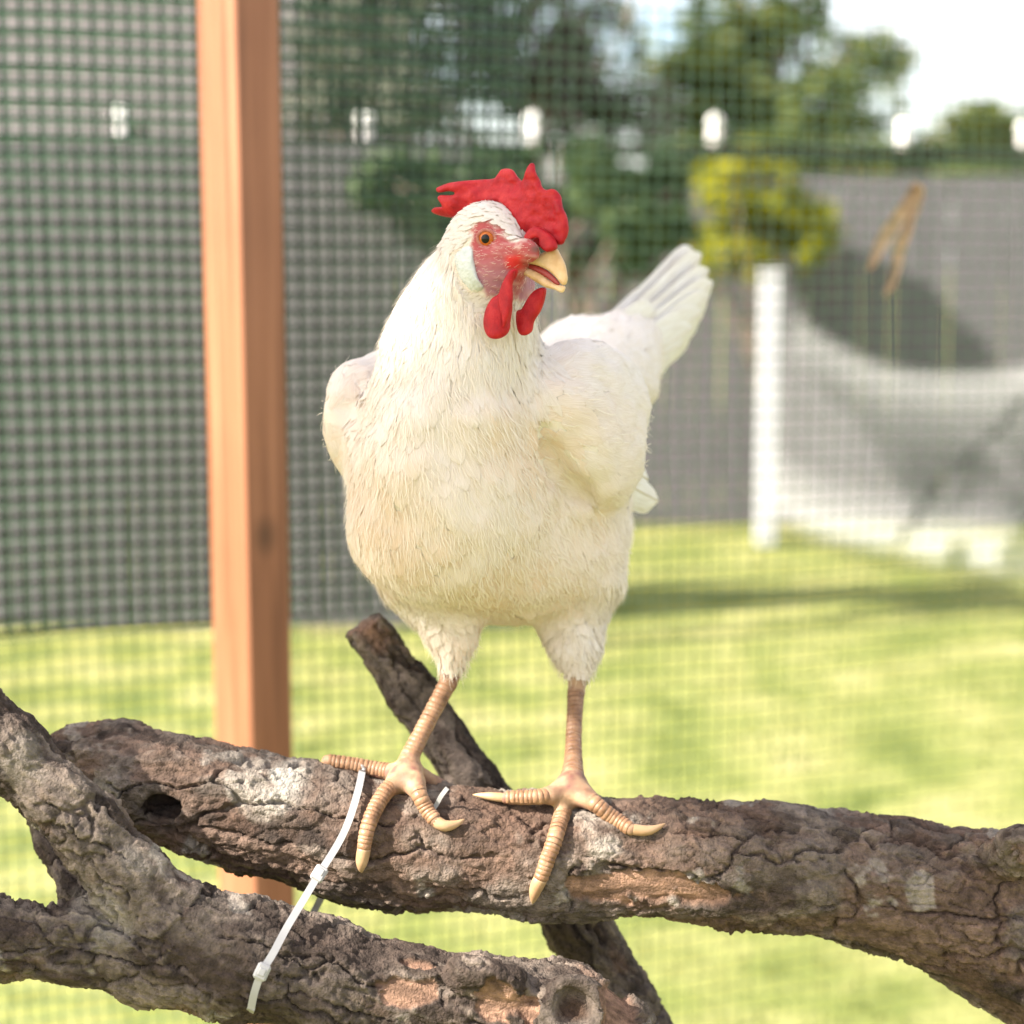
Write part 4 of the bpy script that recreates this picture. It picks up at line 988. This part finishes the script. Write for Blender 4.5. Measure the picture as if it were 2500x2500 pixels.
n = len(fp); L = sp_[:, 0] * rs.uniform(0.75, 1.25, n); Wd = sp_[:, 1] * rs.uniform(0.8, 1.2, n); lf_ = sp_[:, 3] * rs.uniform(0.1, 1.3, n)
fx, fy, fdp = proj(fp)
th_ = fr_ == tags.index('thigh'); k_ = np.clip((1655 - fy[th_]) / 110, 0.3, 1); L[th_] *= k_; Wd[th_] *= np.sqrt(k_); lf_[th_] *= k_
flow = DOWN * sp_[:, 4:5] + td_ * sp_[:, 5:6]
hd = fr_ == tags.index('head'); flow[hd] = norm(-h_f * 1.0 + DOWN * 0.55)
nk = fr_ == tags.index('neck'); flow[nk] += (0.35 * np.sign(fx[nk] - 1140) * np.minimum(np.abs(fx[nk] - 1140) / 130, 1))[:, None] * RIGHT
# belly, seen from the front: sweep down and back along the keel
h0 = np.full(n, 0.0006) + rs.uniform(0, 0.0004, n)
wing_tall = fr_ == tags.index('wing'); h0[wing_tall] *= 0.7
q, Fm, UV, okf = feather_mesh(fp, L, Wd, lf_, flow, h0, rs, fr_)
bad_i = np.where(~okf)[0]; print('refit', len(bad_i))
q2_, F2_, UV2_, _ = feather_mesh(fp[bad_i], L[bad_i] * 0.42, Wd[bad_i] * 0.7, lf_[bad_i] * 0.3, flow[bad_i], h0[bad_i], rs, fr_[bad_i])
q = np.vstack([q, q2_]); Fm = np.vstack([Fm, F2_ + len(UV)]); UV = np.vstack([UV, UV2_])
big = fbm(fp * 16 + 4, 3)
bc_ = P(1222, 1150, 1.258); fw_ = (fp - bc_) @ b_f + 0.45 * (bc_[2] - fp[:, 2]) - 0.35 * np.maximum((fp - bc_) @ b_l, 0)
stain_shade = np.clip(0.62 + 0.55 * big, 0, 1) * (0.18 + 0.82 * sstep(-0.07, 0.05, fw_)) * sstep(0.115, 0.03, fp[:, 2] - bc_[2])  # cream stain that also paints warm shading onto the lower breast
cw = np.array([0.88, 0.835, 0.815]); cc = np.array([0.84, 0.665, 0.535])
fcol = cw + (cc - cw) * (stain_shade * rs.uniform(0.72, 1.0, n))[:, None]
C = np.repeat(np.vstack([fcol, fcol[bad_i]]), NU * NV, 0)
me = mk_mesh('plumage', q, Fm)
g0 = HENF.grad(q, 0.006); gl_ = np.linalg.norm(g0, axis=1); gn = norm(g0); fnm = vert_normals(q, Fm); bad = ((fnm * gn).sum(1) < 0.1) & (gl_ > 0.6); fnm[bad] = gn[bad]
e_ = 0.004; cg = np.stack([clumpf(q + np.eye(3)[j] * e_) - clumpf(q - np.eye(3)[j] * e_) for j in range(3)], -1) / (2 * e_)
gn = norm(gn - (cg - gn * (cg * gn).sum(1, keepdims=True)) * 0.9)
me.normals_split_custom_set_from_vertices([tuple(v_) for v_ in norm(gn * 0.80 * sstep(0.45, 0.85, gl_)[:, None] + fnm * 0.22)])
set_uv(me, UV); set_col(me, np.clip(C, 0, 0.9))
tag(obj('plumage', me, M['feather'], hen), 'overlapping white and cream body feathers', kind='stuff')
print('feathers', n)

# loose barbs that break the outline: thin tapering slivers
k = 30000; ii = rs.choice(len(pts), 90000, replace=False)
ii = ii[(preg[ii] != tags.index('leg'))][:60000]
keepp = rs.rand(len(ii)) < np.array([{'thigh': 0.9, 'belly': 0.6, 'breast': 0.4, 'neck': 0.45, 'head': 1.0, 'back': 0.15, 'wing': 0.04, 'tail': 0.15, 'body': 0.3}.get(t_, 0) for t_ in tags])[preg[ii]]
ii = ii[keepp]; bp_ = pts[ii]; g = norm(HENF.grad(bp_)); br = preg[ii]; spb = np.array([SPEC.get(t_, (0.01,) * 6) for t_ in tags])[br]; n = len(ii)
flow = DOWN * spb[:, 4:5] + td_ * spb[:, 5:6]; hd = br == tags.index('head'); flow[hd] = norm(-h_f + DOWN * 0.4)
flow = flow + rs.normal(0, 0.22, (n, 3)); t = norm(flow - g * (flow * g).sum(1, keepdims=True)); bb = np.cross(g, t)
onface = facem[tri[ti[ii], 0]] > 0.3
L = np.where(hd, 0.0055, 0.011) * rs.uniform(0.5, 1.3, n); L[onface] *= 0.62
keep_f = ~(onface & (rs.rand(n) < 0.62)); 
rise = np.where(onface, 0.0007, np.where(hd, 0.0010, 0.0018)) * rs.uniform(0.2, 1.6, n); wd = np.where(onface, 0.00008, 0.00022) * rs.uniform(0.6, 1.3, n)
h1 = np.where(hd, 0.0003, 0.0016)
p0 = bp_ + g * h1[:, None]; p1 = bp_ + t * (L * 0.55)[:, None] + g * (h1 + rise * 0.6)[:, None]; p2 = bp_ + t * L[:, None] + g * (h1 + rise)[:, None] + bb * rs.normal(0, 0.0012, n)[:, None]
Vb = np.stack([p0 - bb * wd[:, None], p0 + bb * wd[:, None], p1 + bb * wd[:, None] * 0.8, p1 - bb * wd[:, None] * 0.8, p2], 1)[keep_f].reshape(-1, 3); n = int(keep_f.sum())
o5 = (np.arange(n) * 5)[:, None]
Fb = np.vstack([np.hstack([o5, o5 + 1, o5 + 2]), np.hstack([o5, o5 + 2, o5 + 3]), np.hstack([o5 + 3, o5 + 2, o5 + 4])])
me = mk_mesh('down', Vb, Fb, False); set_uv(me, np.zeros((len(Vb), 2))); set_col(me, np.tile([0.84, 0.78, 0.71], (len(Vb), 1)))
tag(obj('down', me, M['feather'], hen), kind='stuff')

# ---- tail and flight feathers, each its own blade
def quill(base, tipp, nrm, width, name, curve=0.0, bend=None, parent=hen, colr=(0.86, 0.845, 0.82), tip=5.0):
    nu, nv = 22, 9; base = np.asarray(base); tipp = np.asarray(tipp); u = np.linspace(0, 1, nu); v = np.linspace(-1, 1, nv)
    ax = tipp - base; L_ = np.linalg.norm(ax); t = ax / L_; nrm = norm(nrm - t * (nrm @ t)); s = np.cross(t, nrm)
    cen = base + ax * u[:, None] + s * (curve * L_ * np.sin(u * math.pi))[:, None] + nrm * (0.02 * L_ * np.sin(u * math.pi))[:, None]
    pf = np.sqrt(np.clip(u * 2.2 + 0.08, 0, 1)) * np.sqrt(np.clip(1 - u ** tip * 0.985, 0, 1))
    G = cen[:, None] + s * (pf[:, None] * v[None] * width / 2)[..., None] - nrm * (0.10 * width * v[None] ** 2 * pf[:, None])[..., None]
    V0 = G.reshape(-1, 3); i = np.arange(nu * nv).reshape(nu, nv); f = np.stack([i[:-1, :-1], i[1:, :-1], i[1:, 1:], i[:-1, 1:]], -1).reshape(-1, 4)
    V1 = np.vstack([V0 + nrm * 0.0003, V0 - nrm * 0.0003]); f1 = np.vstack([f, f[:, ::-1] + nu * nv])
    me = mk_mesh(name, V1, f1); uvg = np.tile(np.stack(np.meshgrid(u * 3, (v + 1) / 2, indexing='ij'), -1).reshape(-1, 2), (2, 1)) + np.random.RandomState(int(abs(tipp[0]) * 1e5) % 9999).rand(2) * 9
    set_uv(me, uvg); set_col(me, np.tile(colr, (len(V1), 1))); o = obj(name, me, M['feather'], parent)
    mb = MB(); mb.tube(cen[::3] + nrm * 0.0006, np.linspace(0.0012, 0.0004, len(cen[::3])), 6); mb.build('quill_shaft', M['feather'], o, True)
    me2 = o.children[0].data; set_col(me2, np.tile([0.80, 0.74, 0.64], (len(me2.vertices), 1))); set_uv(me2, np.zeros((len(me2.vertices), 2)))
    return o
tn = norm(np.cross(norm(P(1700, 640, 1.48) - P(1520, 880, 1.38)), [0, 0, 1.0])); tn = tn if tn[1] < 0 else -tn
tails = []
up_edge = np.array([(1690, 608), (1712, 622), (1730, 660), (1740, 690), (1730, 722), (1712, 762), (1690, 800), (1664, 838), (1634, 874), (1602, 908)]); low_b = np.array([(1450, 850), (1460, 865), (1468, 880), (1476, 893), (1484, 905), (1490, 918), (1496, 930), (1500, 942), (1504, 953), (1506, 962)])
for j in range(10):
    tails.append(((*low_b[j], 1.385), (*up_edge[j], 1.53 - 0.012 * j), 0.033 - 0.0005 * j, 0.5 - 0.12 * j))
    if j < 7: tails.append(((*(low_b[j] + 4), 1.395), (*(up_edge[j] * 0.96 + low_b[j] * 0.04 + (4, 12)), 1.54 - 0.012 * j), 0.034, 0.5 - 0.12 * j))
tails += [((1430, 860, 1.37), (1640, 662, 1.50), 0.026, 0.8), ((1420, 860, 1.36), (1580, 712, 1.47), 0.026, 0.9), ((1440, 900, 1.345), (1600, 760, 1.43), 0.044, 0.3), ((1460, 930, 1.340), (1610, 830, 1.42), 0.044, 0)]
for j, (a_, b_, w_, tw) in enumerate(tails):
    quill(P(*a_), P(*b_), tn + 0.04 * tw * UP + 0.01 * (j % 3) * RIGHT, w_, 'tail_feather', 0.02 * (1 if tw > 0 else -0.8), tip=7.0)
wn_ = norm(b_l * 0.8 + np.array([0, -0.5, 0.2]))
for a_, b_, w_ in [((1450, 1130, 1.235), (1606, 1222, 1.325), 0.026), ((1450, 1110, 1.232), (1585, 1200, 1.32), 0.026), ((1450, 1090, 1.23), (1582, 1170, 1.315), 0.026), ((1470, 1140, 1.24), (1590, 1240, 1.325), 0.022), ((1440, 1150, 1.235), (1560, 1235, 1.31), 0.022)]:
    quill(P(*a_), P(*b_), wn_, w_, 'wing_feather', 0.02)

# ---- comb, wattles, beak: outlines in the head's own middle plane, given real thickness
KZ = 0.66 * pxm(1.13)
def head_plane(x, y, off=0.0): return P(x, y, 1.130 - KZ * (np.asarray(x, float) - 1200) + off)
def inflated(poly, half, rnd, step, thick_fn=None, off=0.0, bulge=None, wob=None, org=None):
    poly = np.asarray(poly, float); k4 = len(poly); poly = smooth_line(np.vstack([poly[-2:], poly, poly[:3]]), (k4 + 4) * 4 + 1)[8:8 + 4 * k4]; x0, y0 = poly.min(0) - 8; x1, y1 = poly.max(0) + 8
    xs = np.arange(x0, x1, step); ys = np.arange(y0, y1, step); hz = half * 1.35; ss = np.arange(-hz, hz + 1e-9, hz / 9)
    Xg, Yg = np.meshgrid(xs, ys, indexing='ij'); _, sd = inpoly(Xg.ravel(), Yg.ravel(), poly); sd = sd.reshape(Xg.shape)
    T = np.full(Xg.shape, half) if thick_fn is None else thick_fn(Xg, Yg) * half
    r = np.minimum(rnd, T * 0.95)                                              # pixels = same unit as half
    qx = sd[:, :, None] + r[:, :, None]; qz = np.abs(ss)[None, None] - (T - r)[:, :, None]
    f = np.minimum(np.maximum(qx, qz), 0) + np.sqrt(np.maximum(qx, 0) ** 2 + np.maximum(qz, 0) ** 2) - r[:, :, None]
    f[[0, -1]] = 5; f[:, [0, -1]] = 5; f[:, :, [0, -1]] = np.maximum(f[:, :, [0, -1]], 1)
    Vg, Fg = surface_nets(f.astype(np.float32), np.zeros(3), 1.0)
    gx = x0 + Vg[:, 0] * step; gy = y0 + Vg[:, 1] * step; gs = (-hz + Vg[:, 2] * hz / 9) * pxm(1.12)
    o_ = np.zeros(len(gx)) if wob is None else wob(gx, gy)
    Vw = head_plane(gx, gy, off) + h_r * (gs + o_)[:, None]
    return Vw, Fg, gx, gy
m, ns, ls, b = mat('red_comb')
tc = ns.new('ShaderNodeTexCoord'); n1 = node(ns, 'ShaderNodeTexNoise', Scale=95, Detail=8, Roughness=0.65); ls.new(tc.outputs['Object'], n1.inputs['Vector'])
r = ramp(ns, [(0.25, (0.21, 0.004, 0.010)), (0.5, (0.36, 0.008, 0.014)), (0.75, (0.50, 0.030, 0.030))]); ls.new(n1.outputs[0], r.inputs[0]); ls.new(r.outputs[0], b.inputs['Base Color'])
n2 = node(ns, 'ShaderNodeTexNoise', Scale=900, Detail=4); ls.new(tc.outputs['Object'], n2.inputs['Vector'])
bp = node(ns, 'ShaderNodeBump', Strength=0.5, Distance=0.0007); ls.new(n2.outputs[0], bp.inputs['Height']); ls.new(bp.outputs[0], b.inputs['Normal'])
b.inputs['Roughness'].default_value = 0.5; b.inputs['Specular IOR Level'].default_value = 0.22
b.inputs['Subsurface Weight'].default_value = 0.2; b.inputs['Subsurface Scale'].default_value = 0.003; b.inputs['Subsurface Radius'].default_value = (1, 0.2, 0.15)
M['comb'] = m
cz = lambda L_: [(1000 + u_ / 3.864, 350 + v_ / 3.864) for u_, v_ in L_]
comb_poly = cz([(1300, 1000), (1370, 960), (1460, 955), (1500, 900), (1520, 800), (1510, 700), (1470, 590), (1425, 470), (1385, 432), (1320, 440), (1280, 420), (1250, 340), (1215, 220), (1185, 185), (1150, 225), (1105, 310), (1055, 355),
                (1000, 310), (960, 255), (900, 235), (840, 245), (800, 290), (770, 330), (650, 342), (520, 358), (400, 380), (300, 420), (292, 445), (320, 468), (420, 455), (470, 470), (440, 490), (330, 490), (300, 520), (330, 570), (335, 600),
                (260, 605), (205, 635), (240, 668), (370, 700), (500, 685), (600, 650), (700, 595), (800, 560), (880, 580), (960, 640), (1010, 720), (1040, 830), (1080, 900), (1180, 960)])
def ctk(x, y):      # thicker towards the skull, thin at the points
    base = np.hypot((x - 1255) / 120, (y - 525) / 75); return np.clip(1.15 - 0.42 * base, 0.45, 1.1)
cw_ = lambda x, y: 0.0042 * np.sin((x - 1060) / 34.0) * sstep(540, 440, y) + 0.0035 * sstep(1330, 1390, x) + 0.004 * sstep(1200, 1060, x) * np.sin((y - 430) / 30.0) + 0.0014 * np.array(fbm(np.stack([np.ravel(x) / 30, np.ravel(y) / 30, np.ravel(x) * 0], 1), 3))
Vc, Fc, gx, gy = inflated(comb_poly, 17, 13, 2.6, ctk, wob=cw_)
comb = obj('comb', mk_mesh('comb', Vc, Fc), M['comb'], hen)
# fold of comb skin curling over the nostril
Vc, Fc, gx, gy = inflated(cz([(1090, 880), (1150, 800), (1220, 790), (1290, 830), (1360, 900), (1385, 985), (1310, 1025), (1240, 975), (1230, 900), (1180, 900), (1120, 935)]), 12, 9, 2.6, off=-0.011)
obj('comb_fold', mk_mesh('comb_fold', Vc, Fc), M['comb'], comb)
near_w = cz([(960, 1195), (1010, 1190), (1000, 1260), (960, 1330), (955, 1450), (950, 1560), (935, 1660), (925, 1770), (880, 1830), (820, 1845), (750, 1815), (705, 1740), (700, 1660), (730, 1560), (790, 1460), (850, 1420), (880, 1330), (920, 1250)])
Vc, Fc, gx, gy = inflated(near_w, 15, 13, 2.4, off=-0.0235, wob=lambda x, y: 0.0022 * np.sin((x - 1190) / 14.0) * sstep(700, 780, y))
near_wattle = obj('wattle', mk_mesh('wattle', Vc, Fc), M['comb'], hen)
Vc, Fc, gx, gy = inflated(cz([(985, 1200), (965, 1330), (968, 1450), (955, 1560), (930, 1650), (890, 1740), (880, 1640), (855, 1540), (850, 1440), (880, 1330), (930, 1240)]), 9, 7, 2.4, off=-0.0285)
obj('wattle_fold', mk_mesh('wattle_fold', Vc, Fc), M['comb'], near_wattle)
far_w = cz([(1270, 1365), (1255, 1470), (1215, 1580), (1165, 1680), (1150, 1770), (1105, 1812), (1060, 1795), (1030, 1730), (1018, 1650), (1030, 1580), (1080, 1560), (1110, 1500), (1150, 1420), (1200, 1370)])
Vc, Fc, gx, gy = inflated(far_w, 13, 11, 2.4, off=0.000, wob=lambda x, y: 0.002 * np.sin((x - 1260) / 12.0))
obj('wattle', mk_mesh('wattle', Vc, Fc), M['comb'], hen)
m = noise_mat('horn_beak', [(0.3, (0.50, 0.29, 0.12)), (0.5, (0.62, 0.41, 0.21)), (0.75, (0.72, 0.55, 0.36))], 90, 0.42, bump=0.2, bscale=400, spec=0.4); M['beak'] = m
taper = lambda x, y: np.clip(1.05 - 0.80 * (x - 1255) / 125.0, 0.22, 1.0)
up_poly = cz([(1000, 1085), (1060, 1075), (1140, 1060), (1250, 1035), (1370, 985), (1420, 1050), (1465, 1140), (1485, 1230), (1488, 1290), (1470, 1335), (1435, 1330), (1390, 1270), (1320, 1205), (1230, 1160), (1130, 1135), (1040, 1122), (980, 1135)])
Vc, Fc, gx, gy = inflated(up_poly, 26, 22, 2.4, taper, off=-0.002)
beak = obj('beak', mk_mesh('beak', Vc, Fc), M['beak'], hen)
lo_poly = cz([(890, 1150), (960, 1140), (1040, 1150), (1130, 1175), (1240, 1230), (1330, 1300), (1400, 1335), (1462, 1345), (1462, 1385), (1435, 1410), (1370, 1380), (1290, 1360), (1200, 1310), (1120, 1260), (1040, 1215), (940, 1185)])
Vc, Fc, gx, gy = inflated(lo_poly, 20, 17, 2.4, taper, off=-0.002)
obj('lower_mandible', mk_mesh('lower_mandible', Vc, Fc), M['beak'], beak)
M['mouth'] = plain('mouth_red', (0.30, 0.035, 0.03), 0.4)
Vc, Fc, gx, gy = inflated(cz([(980, 1125), (1130, 1130), (1260, 1175), (1350, 1240), (1420, 1325), (1380, 1330), (1280, 1260), (1150, 1190), (1000, 1155)]), 12, 8, 2.4, lambda x, y: taper(x, y) * 0.95, off=-0.002)
obj('mouth_lining', mk_mesh('mouth_lining', Vc, Fc), M['mouth'], beak)

# ---- eye
def uv_sphere(c, r, Mx, n=20, mrows=14, zmin=-1.0):
    th = np.linspace(0, math.pi, mrows); ph = np.linspace(0, 2 * math.pi, n, endpoint=False)
    V0 = np.array([[math.cos(p) * math.sin(t), math.cos(t), math.sin(p) * math.sin(t)] for t in th for p in ph]) * r
    i = np.arange(mrows * n).reshape(mrows, n); f = np.stack([i[:-1], i[1:], np.roll(i[1:], -1, 1), np.roll(i[:-1], -1, 1)], -1).reshape(-1, 4)
    return V0 @ Mx + c, f
M['iris'] = noise_mat('amber_iris', [(0.3, (0.34, 0.065, 0.006)), (0.7, (0.50, 0.14, 0.014))], 700, 0.15, spec=0.3)
M['pupil'] = noise_mat('pupil_black', [(0.4, (0.006, 0.005, 0.005)), (0.6, (0.012, 0.01, 0.01))], 50, 0.12, spec=0.25)
M['lid'] = noise_mat('eyelid', [(0.3, (0.30, 0.075, 0.06)), (0.7, (0.46, 0.20, 0.16))], 600, 0.55, bump=0.3, spec=0.3)
look = norm(h_r * 0.95 + h_f * 0.22 + h_u * 0.05); e1 = norm(np.cross(look, h_u)); e2_ = np.cross(e1, look); EM = np.stack([e1, look, e2_])
ec = P(1189, 583, hit(HENF, 1189, 583, 1.05, 1.2)) - look * 0.0005
V0, f = uv_sphere(ec, np.array([0.0056, 0.0042, 0.0053]), EM); eye = obj('eye', mk_mesh('eye', V0, f), M['iris'], hen)
V0, f = uv_sphere(ec + look * 0.0030, np.array([0.0031, 0.0016, 0.0031]), EM); obj('pupil', mk_mesh('pupil', V0, f), M['pupil'], eye)
a = np.linspace(0, 2 * math.pi, 29); mb = MB()
ring = np.array([ec + e1 * 0.0062 * math.cos(t) + e2_ * (0.0056 if math.sin(t) > 0 else 0.0054) * math.sin(t) + look * 0.0012 for t in a]); mb.tube(ring, 0.0013, 8, cap=False); mb.build('eyelid', M['lid'], eye, True)
# ---- white earlobe
M['lobe'] = noise_mat('earlobe', [(0.3, (0.46, 0.49, 0.48)), (0.7, (0.60, 0.62, 0.61))], 160, 0.5, bump=0.5, bscale=500, spec=0.3)
Xl, Yl = np.array(lobe).T; cen = np.array([Xl.mean(), Yl.mean()]); rows = []
for s_ in (1.0, 0.92, 0.75, 0.45, 0.0):
    qx_ = cen[0] + (smooth_line(np.vstack([lobe, lobe[:1]]), 33)[:-1, 0] - cen[0]) * s_; qy_ = cen[1] + (smooth_line(np.vstack([lobe, lobe[:1]]), 33)[:-1, 1] - cen[1]) * s_
    dd = np.array([hit(HENF, x, y, 1.05, 1.25) for x, y in zip(qx_, qy_)]); rows.append(P(qx_, qy_, dd + 0.0010 - 0.0052 * math.sqrt(max(0, 1 - s_ ** 2.5))))
V0 = np.vstack(rows); i = np.arange(160).reshape(5, 32); f = np.stack([i[:-1], np.roll(i[:-1], -1, 1), np.roll(i[1:], -1, 1), i[1:]], -1).reshape(-1, 4)
obj('earlobe', mk_mesh('earlobe', V0, f[:, ::-1]), M['lobe'], hen)

# ---- claws and leg scales
M['claw'] = noise_mat('claw_horn', [(0.3, (0.30, 0.175, 0.09)), (0.7, (0.42, 0.28, 0.165))], 120, 0.4, spec=0.4)
def claw(pts, r):
    q = []
    for p_ in pts: q.append(P(p_[0], p_[1], p_[2] if len(p_) > 2 else hit(UBF, p_[0], p_[1]) - 0.0035))
    q = smooth_line(np.array(q), 14); mb = MB(); mb.tube(q, r * np.clip(1.02 - np.linspace(0, 1, 14) ** 2.2, 0.08, 1), 12); return mb.build('claw', M['claw'], hen, True)
T3 = lambda k_: tuple(toes[k_][-1][:3])
claw([T3('La'), (884, 2100), (882, 2118), (883, 2131)], 0.0046); claw([T3('Lb'), (1085, 2016), (1112, 2012), (1134, 2000)], 0.0042)
claw([T3('Ra'), (1309, 2168), (1303, 2190), (1300, 2206)], 0.0048); claw([T3('Rb'), (1205, 1945, 1.168), (1178, 1942, 1.169), (1154, 1940, 1.171)], 0.0032)
claw([T3('Rc'), (1575, 2028), (1602, 2022), (1625, 2010)], 0.0038)
claw([T3('Lc'), (792, 1862, 1.187), (786, 1866, 1.188)], 0.0040)
M['scale'] = noise_mat('leg_scale', [(0.28, (0.12, 0.062, 0.033)), (0.4, (0.205, 0.108, 0.058)), (0.55, (0.26, 0.142, 0.078)), (0.75, (0.33, 0.20, 0.125))], 130, 0.42, bump=0.25, bscale=600, spec=0.35)
mb = MB()
srs = np.random.RandomState(91)
def scutes(line, spacing, up_dir, cover=1.25, lift=0.0005):
    line = np.array(line); p3 = P(line[:, 0], line[:, 1], line[:, 2]); L_ = np.linalg.norm(np.diff(p3, axis=0), axis=1).sum(); m_ = max(3, int(L_ / spacing))
    pr_ = smooth_line(np.hstack([p3, line[:, 3:4]]), 200); al = np.concatenate([[0], np.cumsum(np.linalg.norm(np.diff(pr_[:, :3], axis=0), axis=1))])
    ps_ = np.linspace(0, al[-1], m_ * 4 + 1); ps_ = ps_ + 0.25 * spacing * np.interp(ps_, np.linspace(0, al[-1], m_ + 2), np.concatenate([[0], srs.uniform(-1, 1, m_), [0]]))
    pr_ = np.stack([np.interp(ps_, al, pr_[:, j_]) for j_ in range(4)], 1); t = norm(np.gradient(pr_[:, :3], axis=0))
    for j in range(m_):
        a = np.linspace(-cover, cover, 9) + srs.uniform(-0.12, 0.12); rows_ = []; jit = srs.uniform(0.3, 1.25)
        for z_, rr in ((0, -0.0004), (0.6, 0.0000), (2.8, 0.00035 * jit), (3.8, -0.0001)):
            ix = min(j * 4 + z_, len(pr_) - 1); i0 = int(ix); c0 = pr_[i0]; tt = t[i0]
            c3 = c0[:3] + tt * (ix - i0) * spacing / 4
            ud = norm(up_dir - tt * (up_dir @ tt)); sd_ = np.cross(tt, ud)
            rows_.append(c3 + (np.cos(a)[:, None] * ud + np.sin(a)[:, None] * sd_) * (c0[3] + lift + rr))
        V_ = np.vstack(rows_); mb.add(V_, [(r_ * 9 + q_, r_ * 9 + q_ + 1, r_ * 9 + q_ + 10, r_ * 9 + q_ + 9) for r_ in range(3) for q_ in range(8)])
cdir = norm(CAM - P(1190, 1950, 1.17))
for k_ in ('La', 'Lb', 'Ra', 'Rc'): scutes(toes[k_][1:], 0.0030, cdir)
for k_ in ('Lc', 'Rb'): scutes(toes[k_][1:], 0.0030, norm(cdir + np.array([0, 0, 0.8])))
scutes(shankL[1:], 0.0036, norm(cdir + RIGHT * -0.35)); scutes(shankR[1:], 0.0036, norm(cdir + RIGHT * -0.35))
tag(mb.build('leg_scales', M['scale'], hen, True), kind='stuff')
